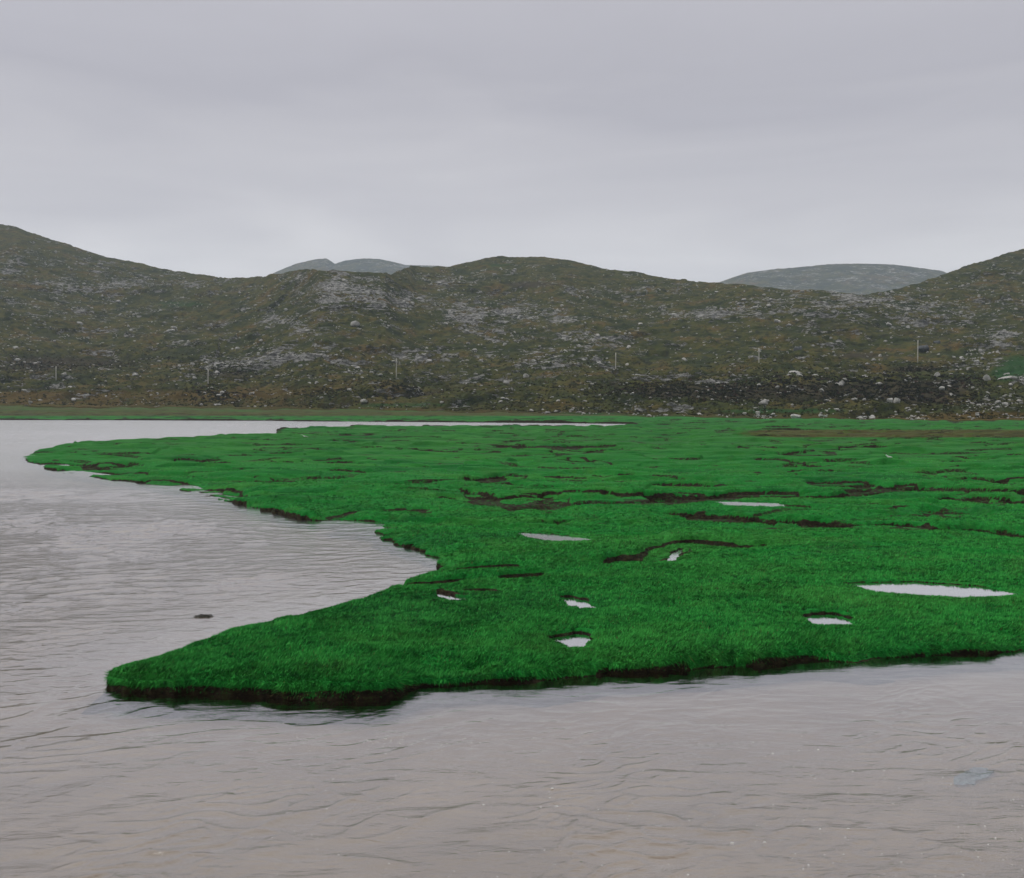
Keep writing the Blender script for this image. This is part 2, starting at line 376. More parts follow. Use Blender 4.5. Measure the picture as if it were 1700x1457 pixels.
for p, zw in POOLS:
    q = np.array([gp(x, y) for x, y in p]); c = q[:, 1].mean()
    q[:, 1] += np.where(q[:, 1] < c, -min(.004 * c if c < 33 else .012 * c, .8), .08 if c < 60 else 0)
    POOLW.append((q, zw))

def uinterp(u, pts):
    a = np.array(pts); return np.interp(u, a[:, 0], a[:, 1])
def u_of(px): return (px - CX) / F
YF = [(u_of(-700), 580), (u_of(0), 545), (u_of(600), 500), (u_of(1100), 445), (u_of(1700), 410), (u_of(2400), 380)]
PYF = [(u_of(-700), 672), (u_of(0), 673), (u_of(300), 676), (u_of(600), 680), (u_of(900), 686), (u_of(1200), 694), (u_of(1500), 697), (u_of(1700), 698), (u_of(2400), 700)]
def pyf(u):
    u = np.asarray(u, float)
    return uinterp(u, PYF) + 2.2 * noise(u * 24, u * 0 + .5, 971) + 1.3 * noise(u * 75, u * 0 + .5, 973)
YS = [(u_of(-700), 470), (u_of(0), 436), (u_of(600), 385), (u_of(1000), 300), (u_of(1700), 260), (u_of(2400), 240)]

def plain_rise(u, Y):
    yf = uinterp(u, YF); ys = uinterp(u, YS); zf = CH - (pyf(u) - HY) * yf / F
    t = np.clip((Y - ys) / (yf - ys), 0, 1.2)
    return (zf - .5) * t ** 1.5

def terrain(x, y):
    """ground height with the bank, creeks and pools cut in; also how muddy, how brown and how far inland each point is"""
    u = x / np.maximum(y, 1)
    s = poly_sdf(poly, x, y)
    near = s < 12
    jit = np.zeros_like(x)
    jit[near] = 0.62 * fbm(x[near] / 3.2, y[near] / 3.2, 3, 3, .6) + 0.16 * noise(x[near] / .8, y[near] / .8, 9) + np.clip(y[near] / 320, 0, .7) * noise(x[near] / 9, y[near] / 9, 21)
    nn = (s > -4) & (s < 4) & (y < 75)
    jit[nn] += .16 * noise(x[nn] / .38, y[nn] / .38, 13) + .30 * np.clip(noise(x[nn] / 1.3, y[nn] / 1.3, 19), 0, 1)
    s = s + jit * (.45 + .55 * smooth(27, 42, y))
    und = 0.20 * fbm(x / 8, y / 6, 31, 3) + 0.075 * fbm(x / 2.1, y / 2.1, 37, 2) + 0.12 * fbm(x / 30, y / 40, 41, 2) * np.clip(y / 100, 0, 2)
    und = und * (1 - .9 * smooth(-60, 0, y - uinterp(u, YF)))
    und = und + (1 - smooth(-60, 0, y - uinterp(u, YF))) * np.clip((y - 50) / 150, 0, 1) * 0.36 * noise(x / 13, y / 8, 57)
    crease = np.zeros_like(x)
    # low turf steps, the old creek edges now grown over
    fl = 1 - smooth(-60, 0, y - uinterp(u, YF))
    for sx_, sy_, sd_, am in ((15, 9, 61, .42), (9, 6, 67, .26), (26, 17, 71, .46)):
        v = noise(x / sx_ + .5 * noise(x / 5, y / 5, sd_ + 1), y / sy_, sd_)
        crease = np.maximum(crease, fl * .28 * np.exp(-(v / .035) ** 2) * smooth(30, 60, y) * smooth(-.1, .3, noise(x / 14, y / 10, sd_ + 2)) * np.clip(s / 4, 0, 1))
        und = und + fl * am * (.26 + .74 * smooth(26, 66, y)) * (smooth(-.035, .035, v) - .5) * np.clip(.6 + noise(x / 14, y / 10, sd_ + 2), 0, 1)
    for sx_, sy_, sd_, dp in ((30, 13, 161, .40), (19, 9, 171, .32), (46, 22, 181, .44)):
        wx_, wy_ = x + 2.2 * noise(x / 6, y / 6, sd_ + 1), y + 1.6 * noise(x / 6, y / 6, sd_ + 2)
        v = noise(wx_ / sx_, wy_ / sy_, sd_)
        gx_ = (noise((wx_ + .2) / sx_, wy_ / sy_, sd_) - v) / .2; gy_ = (noise(wx_ / sx_, (wy_ + .2) / sy_, sd_) - v) / .2
        d_ = np.abs(v) / (np.hypot(gx_, gy_) + .004); w_ = .18 + .0115 * y
        en = fl * smooth(36, 62, y) * smooth(-.28, .12, noise(x / 20, y / 16, sd_ + 3)) * np.clip(s / 4, 0, 1)
        far_ = smooth(-.02, .02, v * np.sign(gy_))
        und = und - en * (dp * np.exp(-(d_ / w_) ** 2) + (np.exp(-d_ / (4.0 * w_)) * .28 * (1 - far_) - np.exp(-d_ / (3.5 * w_)) * .08 * far_))
        crease = np.maximum(crease, en * .56 * np.exp(-(d_ / (w_ * .5)) ** 2))
    base = 0.5 + plain_rise(u, y)
    zt = base + np.maximum(und, -.40)
    mud = crease
    # creeks
    for P, dep in CREEKS:
        mg = P[:, 2].max() + 4.5
        b = np.nonzero((x > P[:, 0].min() - mg) & (x < P[:, 0].max() + mg) & (y > P[:, 1].min() - mg) & (y < P[:, 1].max() + mg))
        if len(b[0]) == 0: continue
        X = x[b]; Y = y[b]; best = np.full(X.shape, 1e9); sd = np.zeros(X.shape)
        jx = 0.25 * noise(X / 1.1, Y / 1.1, 77) + 0.1 * noise(X / .4, Y / .4, 78)
        for i in range(len(P) - 1):
            ax, ay, aw = P[i]; bx, by, bw = P[i + 1]
            ex, ey = bx - ax, by - ay
            t = np.clip(((X - ax) * ex + (Y - ay) * ey) / (ex * ex + ey * ey + 1e-9), 0, 1)
            d = np.hypot(X - ax - ex * t, Y - ay - ey * t) - (aw + (bw - aw) * t)
            sd = np.where(d < best, Y - ay - ey * t, sd); best = np.minimum(best, d)
        best = best + jx * np.minimum(1, P[:, 2].max() * 1.2)
        soft = 0.18 + 0.22 * smooth(.45, .25, np.full_like(X, dep)) + 0.25 * np.clip(noise(X / 4, Y / 4, 15), 0, 1) + Y * 0.002
        k = 1 - smooth(-soft, soft * 0.6, best)
        rim = 0.10 * np.exp(-np.clip(best, 0, None) / .7)
        nearside = smooth(.3, -.3, sd); dd = np.clip(best, 0, None)
        zt[b] = zt[b] - (.35 + .65 * nearside) * np.exp(-dd / (1.6 + Y * .02)) * np.clip(zt[b] - base[b], -.05, 1)
        amp = dep / .5 * np.clip(.6 + P[:, 2].max() * .5, 0, 1)
        zt[b] = zt[b] - rim - (dep - 0.1) * k - amp * ((.20 + .07 * (dep >= .5)) * nearside * np.exp(-dd / (1.0 + Y * .012)) - .11 * (1 - nearside) * np.exp(-dd / (1.2 + Y * .006))) * (1 - k)
        m = smooth(.30, .62, k) * (1 - .68 * smooth(.78, 1, k)) * smooth(.15, .42, np.full_like(X, dep) + 0.12 * noise(X / 2.2, Y / 2.2, 91))
        mud[b] = np.maximum(mud[b], m)
    for P, zw in POOLW:
        mg = 4
        b = np.nonzero((x > P[:, 0].min() - mg) & (x < P[:, 0].max() + mg) & (y > P[:, 1].min() - mg) & (y < P[:, 1].max() + mg))
        if len(b[0]) == 0: continue
        X = x[b]; Y = y[b]
        d = -poly_sdf(P, X, Y) + 0.17 * noise(X / .7, Y / .7, 5) + 0.08 * noise(X / .25, Y / .25, 6)
        near = np.exp(-np.clip(d, 0, None) / 1.2)
        fs_ = smooth(P[:, 1].mean() - .25, P[:, 1].mean() + .35, Y)
        zl = zt[b] * (1 - near) + (zw + 0.03 + (.06 if zw > .4 else .10) * fs_) * near
        k = 1 - smooth(-.20, .10, d)
        zt[b] = zl * (1 - k) + (zw - 0.22) * k
        mud[b] = np.maximum(mud[b], smooth(.10, .35, k))
    # the bank itself
    wallw = 0.22 + 0.9 * np.clip(noise(x / 2.8, y / 2.8, 63) * 1.9 - .12 - .22 * smooth(27, 36, y), 0, 1) + y * 0.0016
    k = smooth(-1, 0.15, s / wallw)
    rim = 0.20 * np.exp(-np.clip(s, 0, None) / .6)
    zbed = -0.75
    z = zbed + (zt - rim - zbed) * k
    mud = np.maximum(mud, (1 - smooth(.79 + .06 * smooth(34, 50, y), .95 + .04 * smooth(34, 50, y), k)) * (1 - .8 * smooth(.35, .65, wallw - y * 0.0016)) + .6 * (z < .03))
    mud = np.maximum(mud, .8 * smooth(150, 300, y) * (1 - smooth(.5, 3, s)))
    # brown rushes and drier ground
    px = CX + F * u; py = HY + F * (CH - z) / np.maximum(y, 1)
    tint = 0.9 * smooth(1130, 1330, px + 25 * noise(px / 80, py / 3, 4)) * smooth(711.5, 714, py) * (1 - smooth(723, 729, py))
    tint = np.maximum(tint, 0.75 * smooth(680, 684, py) * (1 - smooth(689, 692, py)) * (1 - smooth(1000, 1300, px)))
    tint = np.maximum(tint, (0.66 + .30 * noise(px / 90, py / 1.6, 46)) * (1 - smooth(684, 690, py)))
    tint = np.maximum(tint, 0.35 * smooth(1200, 1330, px) * smooth(728, 733, py) * (1 - smooth(741, 747, py)))
    tint = np.maximum(tint, (.17 + .16 * fbm(x / 6, y / 6, 48, 3)) * smooth(30, 110, y))
    return z, mud, tint, s

# ------------------------------------------------------------------ the ground: turf and banks
uc = cols(0.535, 1000, 1.3, 60)
yr = np.exp(np.concatenate([np.linspace(math.log(21.5), math.log(60), 830)[:-1], np.linspace(math.log(60), math.log(620), 1250)]))
U, Y = np.meshgrid(uc, yr); X = U * Y
Z, MUD, TINT, SD = terrain(X, Y)
foot = uinterp(U, YF)
Z = Z - 3.0 * smooth(2, 12, Y - foot)
keep = (SD > -1.6 - Y * .01) & (Y < foot + 14)
ground = grid_obj('marsh_ground', X, Y, Z, M_TURF, {'mud': MUD, 'tint': TINT}, keep)
tag(ground, 'flat green salt marsh turf with dark peaty banks beside the water', 'ground', kind='structure')

# river bed
ub = cols(0.6, 260, 2.2, 20); yb = np.exp(np.linspace(math.log(5), math.log(520), 420))
UB, YB = np.meshgrid(ub, yb); XB = UB * YB
sb = poly_sdf(poly, XB, YB)
dep = np.exp(-np.clip(-sb, 0, None) / .6) * .9  # darkens the bed colour beside the banks, painting in their dark reflection
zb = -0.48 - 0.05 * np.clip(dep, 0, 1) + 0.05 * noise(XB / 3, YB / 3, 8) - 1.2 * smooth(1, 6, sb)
bed = grid_obj('river_bed', XB, YB, zb, M_BED, {'bank_dark': dep})
tag(bed, 'sandy brown river bed seen dimly through the water', 'river bed', kind='structure')

# ------------------------------------------------------------------ the water
uw = cols(0.56, 880, 2.2, 30); yw = np.exp(np.concatenate([np.linspace(math.log(6), math.log(13), 90)[:-1], np.linspace(math.log(13), math.log(120), 950)[:-1], np.linspace(math.log(120), math.log(500), 420)]))
UW, YW = np.meshgrid(uw, yw); XW = UW * YW
sw = -poly_sdf(poly, XW, YW)
pxw = CX + F * UW; pyw = HY + F * CH / YW
h = np.zeros_like(XW)
wr = random.Random(3)
wx = XW + 0.9 * noise(XW / 5, YW / 5, 101); wy = YW + 0.9 * noise(XW / 5, YW / 5, 102)
for i in range(40):
    lam = math.exp(wr.uniform(math.log(.30), math.log(1.9)))
    th = RAD(wr.gauss(108, 30)); k = 2 * math.pi / lam
    ph = wr.uniform(0, 6.28)
    amp = 0.0032 * lam ** 0.95
    fade = 1 - smooth(lam * 60, lam * 220, YW)
    env = np.clip(0.5 + 1.1 * noise(XW / (lam * 5) + i * 3.1, YW / (lam * 4), 200 + i), 0, 1.6)
    h += amp * fade * env * np.sin(k * (wx * math.cos(th) + wy * math.sin(th)) + ph)
h = h + 0.9 * np.clip(h, 0, None) ** 2 / 0.05 * 0.5
# sharper little crests riding on the chop
for sc_, am, y0, y1, ang, sd_ in ((.21, .0105, 5, 27, 24, 941), (.42, .030, 5, 45, 20, 901), (.95, .050, 5, 95, 14, 911), (1.9, .105, 34, 420, 8, 921), (5.0, .15, 140, 900, 3, 931)):
    ca, sa = math.cos(RAD(ang)), math.sin(RAD(ang))
    al = XW * ca + YW * sa; ac = -XW * sa + YW * ca + .9 * sc_ * noise(XW / sc_ / 5, YW / sc_ / 5, sd_ + 3)
    rg = 1 - np.abs(noise(al / (sc_ * 2.1), ac / sc_, sd_))
    env = np.clip(noise(XW / (sc_ * 9), YW / (sc_ * 9), sd_ + 1) * 2.6 + .10, 0, 1.4)
    h += am * env * (rg ** 5 - .25) * smooth(y0 * .7, y0 * 1.3 + 1, YW) * (1 - smooth(y1 * .6, y1, YW))
lee = smooth(0.2, 9, sw) * 0.75 + 0.25                                   # calmer right under the bank
lee = lee * (1 - 0.55 * smooth(560, 1000, pxw) * smooth(1060, 1110, pyw) * (1 - smooth(1180, 1420, pyw)))
lee = lee * (0.85 + 0.22 * np.clip(noise(XW / 16, YW / 22, 301) + .4, 0, 1.2))
hw = h * lee
water = grid_obj('water', XW, YW, hw, mat_water('river_water', 0.8), {'chop': lee}, sw > -2.5)
tag(water, 'grey rippled estuary water round the green marsh', 'water', kind='structure')
M_POOL = mat_water('pool_water', wavy=False)
for (P, zw) in POOLW:
    c = P.mean(0); Q = c + (P - c) * 1.0
    d = P - c; r = np.hypot(d[:, 0], d[:, 1]); Q = P + d / r[:, None] * 0.25
    me = bpy.data.meshes.new('pool')
    me.from_pydata([(x, y, zw) for x, y in Q], [], [list(range(len(Q)))]); me.materials.append(M_POOL)
    o = bpy.data.objects.new('pool', me); COL.objects.link(o)
    tag(o, 'still pool of water lying in a hollow of the marsh', 'pool', kind='structure')

# ------------------------------------------------------------------ grass blades on the nearer marsh
FI = np.arange(len(uc)); RI = np.arange(len(yr))
dZu = np.gradient(Z, uc, axis=1); dZy = np.gradient(Z, yr, axis=0)
GX = np.clip(dZu / Y, -3, 3); GY = np.clip(dZy - U / Y * dZu, -3, 3)
def sample_ground(x, y):
    cf = np.interp(x / y, uc, FI); rf = np.interp(y, yr, RI)
    c0 = np.clip(cf.astype(int), 0, len(uc) - 2); r0 = np.clip(rf.astype(int), 0, len(yr) - 2); c = cf - c0; r = rf - r0
    def bl(A): return (A[r0, c0] * (1 - c) + A[r0, c0 + 1] * c) * (1 - r) + (A[r0 + 1, c0] * (1 - c) + A[r0 + 1, c0 + 1] * c) * r
    return tuple(bl(A) for A in (Z, MUD, TINT, SD, GX, GY))
def make_grass():
    nt_ = 430000
    py = HY + 45 + (1175 - HY - 45) * rng.random(nt_) ** 0.85
    px = rng.uniform(-120, 2200, nt_)
    y = F * (CH - .5) / (py - HY); x = (px - CX) * y / F
    m_ = np.repeat(np.arange(nt_), 5); tuft_ = rng.random(nt_)[m_]; dir_ = rng.normal(0, .45, nt_)[m_]
    x = x[m_] + rng.normal(0, .028, len(m_)) * (1 + y[m_] / 60); y = y[m_] + rng.normal(0, .028, len(m_)) * (1 + y[m_] / 60)
    ok = y < 50 + 70 * rng.random(nt_)[m_]
    x = x[ok]; y = y[ok]; tuft_ = tuft_[ok]; dir_ = dir_[ok]
    z, mud, tint, s, gx, gy = sample_ground(x, y)
    ok = (s > -.25) & (z > .05) & ((mud < .50 + .3 * rng.random(len(x))) | (rng.random(len(x)) < .38 * (y < 60)))
    for P, zw in POOLW:
        ok &= ~((poly_sdf(P, x, y) > np.where(y > P[:, 1].mean(), -.06, .04)) & ((z < zw + .05) | (y > P[:, 1].mean())))
    short = np.ones(len(x))
    for P, zw in POOLW:
        short = np.minimum(short, 1 - .4 * np.exp(-np.clip(-poly_sdf(P, x, y), 0, None) / .6) * (y < P[:, 1].mean()))
    short = short[ok]
    tuft_, dir_ = tuft_[ok], dir_[ok]
    x, y, z, tint, s, mud, gx, gy = x[ok], y[ok], z[ok], tint[ok], s[ok], mud[ok], gx[ok], gy[ok]
    n = len(x)
    patch = fbm(x / 1.3, y / 1.3, 401, 3)
    h = (0.04 + 0.045 * tuft_ + 0.02 * rng.random(n) + 0.045 * np.clip(patch + .3, 0, 1)) * (1 + np.clip((y - 22) / 60, 0, 1) * .2) * short
    # wind combs the turf, swirling slowly
    a = RAD(20) + 1.3 * fbm(x / 2.5, y / 2.5, 411, 2) + dir_ + rng.normal(0, .35, n)
    ln = h * (0.45 + .5 * rng.random(n))
    lx, ly, lz = np.cos(a) * ln, np.sin(a) * ln, h * (.55 + .4 * rng.random(n))
    # along the edges and creek rims blades hang over
    e = .06
    ed = np.nonzero((s < .30) | (mud > .12))[0]
    zx = gx[ed] * e; zy = gy[ed] * e
    g = np.hypot(zx, zy) + 1e-6
    drop = np.clip(g / e / 1.2, 0, 1)
    L = (0.05 + .08 * rng.random(len(ed))) * (.6 + .6 * drop) * (1 - .5 * smooth(34, 50, y[ed])) * np.where(mud[ed] > .12, .6, 1) * np.where(s[ed] < .5, 1.1 + .9 * np.clip(noise(x[ed] / .6, y[ed] / .6, 451) + .2, 0, 1), 1)
    lx[ed] = lx[ed] * (1 - drop) - zx / g * L * drop; ly[ed] = ly[ed] * (1 - drop) - zy / g * L * drop
    lz[ed] = lz[ed] * (1 - drop) + L * drop * rng.uniform(-.7, .35, len(ed))
    b = rng.uniform(0, 6.283, n); wd = (0.008 + .00026 * y) * rng.uniform(.7, 1.3, n)
    bx, by = np.cos(b) * wd, np.sin(b) * wd
    V = np.empty((n, 3, 3), np.float32)
    V[:, 0] = np.stack([x - bx, y - by, z - .015], -1); V[:, 1] = np.stack([x + bx, y + by, z - .015], -1)
    V[:, 2] = np.stack([x + lx, y + ly, z + lz], -1)
    tone = np.clip(tuft_ * .9 + .04 + .40 * patch + .45 * fbm(x / .35, y / .35, 431, 2), 0, .93)
    tone = np.where(rng.random(n) < .010 + .55 * smooth(.35, .75, mud) * smooth(-.3, .4, noise(x / 1.1, y / 1.1, 441)), 1.0, tone * (1 - .6 * smooth(.4, .8, mud)))
    T = np.repeat(tint, 3); TO = np.repeat(tone, 3)
    o = mesh_obj('grass', V.reshape(-1, 3), np.arange(n * 3), 3, M_BLADE, {'tint': T, 'tone': TO}, False)
    nv_ = np.stack([-gx + rng.normal(0, .22, n), -gy + rng.normal(0, .22, n), np.ones(n)], -1)
    nv_ /= np.linalg.norm(nv_, axis=1)[:, None]
    at = o.data.attributes.new('lie', 'FLOAT_VECTOR', 'POINT'); at.data.foreach_set('vector', np.repeat(nv_, 3, axis=0).astype(np.float32).ravel())
    tag(o, 'short windblown bright green grass covering the marsh', 'grass', kind='stuff')
make_grass()

# ------------------------------------------------------------------ hills
RIDGE = [(-900, 330), (-400, 330), (-150, 345), (0, 372), (30, 377), (70, 392), (110, 405), (145, 418), (180, 428), (232, 436), (262, 444), (300, 450), (345, 456), (362, 460), (400, 461), (440, 457), (490, 449), (530, 446),
         (570, 449), (620, 453), (650, 455), (668, 447), (682, 440), (715, 442), (752, 440), (790, 432), (815, 426), (835, 424.5), (860, 427), (905, 427), (940, 432), (1000, 444), (1060, 451), (1110, 460), (1150, 467), (1200, 469), (1250, 473),
         (1300, 480), (1345, 480), (1400, 487), (1440, 489), (1480, 481), (1520, 470), (1560, 457), (1600, 442), (1650, 426), (1700, 413), (1850, 380), (2100, 350), (2600, 340)]
YRIDGE = [(-900, 1500), (0, 1450), (300, 1300), (420, 1150), (530, 950), (640, 980), (690, 1150), (835, 1250), (1050, 1150), (1250, 950), (1430, 900), (1700, 1150), (2100, 1250), (2600, 1250)]
PU = lambda L: [(u_of(a), b) for a, b in L]
def hill_point(u, s):
    """a point of the hillside: s = 0 at its foot, 1 on the ridge, beyond 1 down the far side"""
    yf = uinterp(u, YF); pf = pyf(u) ; pr = uinterp(u, PU(RIDGE)); yr_ = uinterp(u, PU(YRIDGE))
    sc = np.clip(s, 0, 1)
    y = yf + (yr_ - yf) * sc ** 1.25
    p = pf + (pr - pf) * sc
    z = CH - (p - HY) * y / F
    back = np.clip(s - 1, 0, None)
    y = y + back * 900; z = z - back * 900 * .22
    x = u * y
    r = 1 - 0.75 * smooth(.86, 1, s)
    f0 = smooth(0, .05, s)
    b = 9.0 * fbm(x / 130, y / 150, 501, 2) * r * smooth(0, .3, s)
    b = b + f0 * (3.2 * fbm(x / 32, y / 40, 511, 3) * (1 - .45 * smooth(.8, 1, s)) + 1.5 * smooth(.04, .0, np.abs(noise(x / 60, y / 40, 517))) * r)
    fr_ = 1 - .65 * smooth(.84, 1, s)
    rd = 1 - np.abs(noise(x / 14, y / 17, 521)); b = b + f0 * fr_ * 1.7 * (rd ** 3 - .4)
    b = b + f0 * fr_ * 0.9 * fbm(x / 5.5, y / 6.5, 531, 2)
    lv = noise(x / 55 + .4 * noise(x / 20, y / 20, 553), y / 34, 551)
    b = b + f0 * r * 4.0 * (smooth(-.05, .06, lv) - .5) * smooth(-.2, .3, noise(x / 90, y / 90, 555))
    hm = (1 - smooth(.12, .34, s)) * smooth(0.0, .05, s)
    b = b + hm * (1.3 * (np.abs(noise(x / 24, y / 15, 541)) * 2 - .35) + .9 * np.abs(noise(x / 9, y / 7, 543)))
    return x, y, z + b

ELL = {
 'rock': [(590, 492, 80, 30, 1.15), (560, 475, 60, 22, .8), (700, 500, 60, 12, 1.0), (860, 517, 90, 16, 1.2), (770, 522, 40, 14, 1.0), (800, 545, 60, 18, .6), (920, 528, 60, 10, 1.0), (940, 575, 70, 18, .7), (1010, 565, 50, 16, .8), (400, 602, 60, 14, .95),
          (480, 592, 80, 14, .9), (330, 612, 50, 10, .7), (590, 604, 30, 10, .8), (700, 592, 110, 9, .85), (900, 602, 70, 10, .7), (1150, 522, 80, 9, 1.1), (1220, 520, 60, 9, .8), (1300, 502, 60, 13, .7), (240, 470, 120, 12, .75), (150, 480, 80, 16, .7),
          (60, 440, 80, 30, .45), (90, 520, 100, 25, .45), (230, 515, 60, 12, .6), (500, 540, 50, 18, .9), (440, 520, 40, 18, .6), (300, 555, 50, 14, .5), (1370, 510, 140, 18, .6), (1500, 515, 120, 30, .5), (1620, 500, 120, 40, .5), (1340, 481, 60, 8, .8), (1430, 497, 50, 8, .8),
          (1665, 560, 30, 16, 1.2), (1640, 595, 22, 10, 1.2), (1610, 608, 30, 9, 1.2), (1645, 676, 62, 14, 1.2), (1690, 635, 20, 8, 1.0), (640, 540, 40, 14, .5), (1060, 500, 60, 14, .4), (860, 455, 80, 10, .45), (1000, 480, 80, 10, .55), (760, 470, 70, 14, .45), (30, 560, 60, 14, .4), (190, 550, 60, 10, .4)],
 'green': [(1690, 605, 44, 26, .85), (1665, 622, 36, 11, .7), (680, 672, 90, 5, .8), (1290, 682, 130, 5, .9), (300, 505, 70, 9, .6), (830, 440, 60, 8, .5), (560, 560, 80, 10, .4), (960, 690, 160, 4, .6), (1340, 645, 40, 14, .45)],
 'ochre': [(150, 655, 240, 12, .75), (420, 655, 120, 12, .6), (560, 640, 140, 14, .45), (800, 645, 140, 14, .45), (1100, 640, 130, 14, .55), (1640, 690, 130, 5, .8), (500, 585, 90, 8, .4), (640, 560, 120, 12, .35), (1240, 620, 110, 10, .4), (940, 620, 120, 10, .4), (1000, 515, 120, 10, .3), (1280, 560, 120, 10, .35), (100, 590, 120, 20, .25), (1600, 530, 80, 10, .4), (1570, 600, 40, 8, .6)],
 'heather': [(360, 660, 45, 8, 1.1), (680, 655, 60, 7, 1.1), (1100, 655, 120, 14, .9), (1400, 650, 130, 18, 1.1), (1560, 640, 80, 12, 1.0), (1540, 665, 80, 12, .9), (1430, 590, 50, 6, 1.0), (1520, 612, 50, 6, 1.1), (320, 545, 120, 25, .45), (60, 605, 90, 20, .7), (200, 600, 120, 14, .55), (380, 622, 60, 8, .8), (540, 585, 40, 6, .3), (880, 472, 50, 6, 1.0), (1010, 440, 90, 10, .3), (1350, 540, 140, 20, .5), (1200, 650, 100, 16, .9), (1560, 560, 130, 20, .45), (540, 655, 40, 6, .7)],  # the thin patch under the middle summit paints a cliff shadow in heather colour
}
def ellmap(name, px, py):
    v = np.zeros_like(px)
    for cx, cy, rx, ry, w in ELL[name]:
        v = v + w * np.exp(-(((px - cx) / rx) ** 2 + ((py - cy) / ry) ** 2))
    return np.clip(v, 0, 1.3)
def rockmap(px, py):
    v = ellmap('rock', px, py)
    return np.clip(v * .62 + .40 + .75 * fbm(px / 40, py / 16, 601, 4), 0, 1.3)

uh = cols(0.54, 1080, 1.5, 60)
sh = np.concatenate([np.linspace(0, 1, 520), 1 + np.linspace(0, 1, 16)[1:] ** 1.5])
UH, SH = np.meshgrid(uh, sh)
XH, YH, ZH = hill_point(UH, SH)
ZH[0] -= 4
PXH = CX + F * XH / YH; PYH = HY - F * (ZH - CH) / YH
hill = grid_obj('hillside', XH, YH, ZH, M_HILL, {'rock': rockmap(PXH, PYH) + .7 * np.exp(-(noise(XH / 55 + .4 * noise(XH / 20, YH / 20, 553), YH / 34, 551) / .07) ** 2) * smooth(-.2, .3, noise(XH / 90, YH / 90, 555)), 'green': ellmap('green', PXH, PYH) + .40 * (1 - smooth(0, .05, SH)), 'ochre': ellmap('ochre', PXH, PYH) + .55 * (1 - smooth(.01, .08, SH)), 'heather': ellmap('heather', PXH, PYH) * smooth(.03, .15, SH)})
tag(hill, 'brown and green moorland hillside strewn with grey rock', 'hill', kind='structure')

def far_hill(pts, y0, y1, base, seed):
    us = np.linspace(u_of(pts[0][0]), u_of(pts[-1][0]), 360); ss = np.concatenate([np.linspace(0, 1, 150), 1 + np.linspace(0, .4, 6)[1:]])
    UU, SS = np.meshgrid(us, ss)
    pr = uinterp(UU, PU(pts)); sc = np.clip(SS, 0, 1)
    yy = y0 + (y1 - y0) * SS
    p = base + (pr - base) * sc ** .9
    zz = CH - (p - HY) * yy / F - np.clip(SS - 1, 0, None) * 700
    xx = UU * yy
    r = 1 - .8 * smooth(.8, 1, SS)
    zz = zz + r * (14 * fbm(xx / 160, yy / 160, seed, 3) + 6 * (1 - np.abs(noise(xx / 60, yy / 60, seed + 3)))) + (1.6 * fbm(xx / 25, yy / 25, seed + 7, 2))
    z0 = np.zeros_like(xx)
    o = grid_obj('far_hill', xx, yy, zz, M_FAR, {'rock': z0 + .75 + .3 * fbm(xx / 90, yy / 90, seed + 9, 3), 'green': z0, 'ochre': z0, 'heather': z0 + .35})
    return o
o = far_hill([(330, 530), (420, 475), (455, 453), (490, 438), (520, 431), (541, 429), (549, 433), (556, 438), (575, 432), (605, 429), (630, 430), (650, 434), (675, 440), (720, 441), (760, 445), (830, 480), (900, 520)], 3400, 4200, 545, 701)
tag(o, 'two rounded far hilltops fading pale blue behind the saddle', 'hill', kind='structure')
o = far_hill([(1080, 525), (1150, 487), (1195, 468), (1240, 453), (1290, 446), (1330, 443), (1365, 440), (1400, 438), (1440, 437.5), (1490, 440), (1530, 445), (1565, 450), (1620, 470), (1700, 510), (1760, 540)], 2900, 3700, 540, 731)
tag(o, 'broad blue grey far hill behind the right hand saddle', 'hill', kind='structure')

# ------------------------------------------------------------------ rocks
def ico(sub):
    bm = bmesh.new(); bmesh.ops.create_icosphere(bm, subdivisions=sub, radius=1)
    v = np.array([p.co[:] for p in bm.verts]); f = np.array([[q.index for q in p.verts] for p in bm.faces]); bm.free(); return v, f
ICO1, ICO2 = ico(2), ico(3)
def rock_shape(base, seed):
    r = np.random.default_rng(seed)
    v, f = base
    n = r.normal(size=(13, 3)); n /= np.linalg.norm(n, axis=1)[:, None]
    d = r.uniform(.62, 1.05, 13)
    dot = v @ n.T
    rad = np.min(np.where(dot > .05, d / np.maximum(dot, .05), 9), axis=1)
    rad = np.minimum(rad, 1.25)
    return v * rad[:, None]
SHAPES1 = [rock_shape(ICO1, 900 + i) for i in range(24)]

def hill_at(px, py):
    u = u_of(px); pf = pyf(u); pr = uinterp(u, PU(RIDGE))
    s = (pf - py) / (pf - pr)
    x, y, z = hill_point(u, s)
    return x, y, z, s

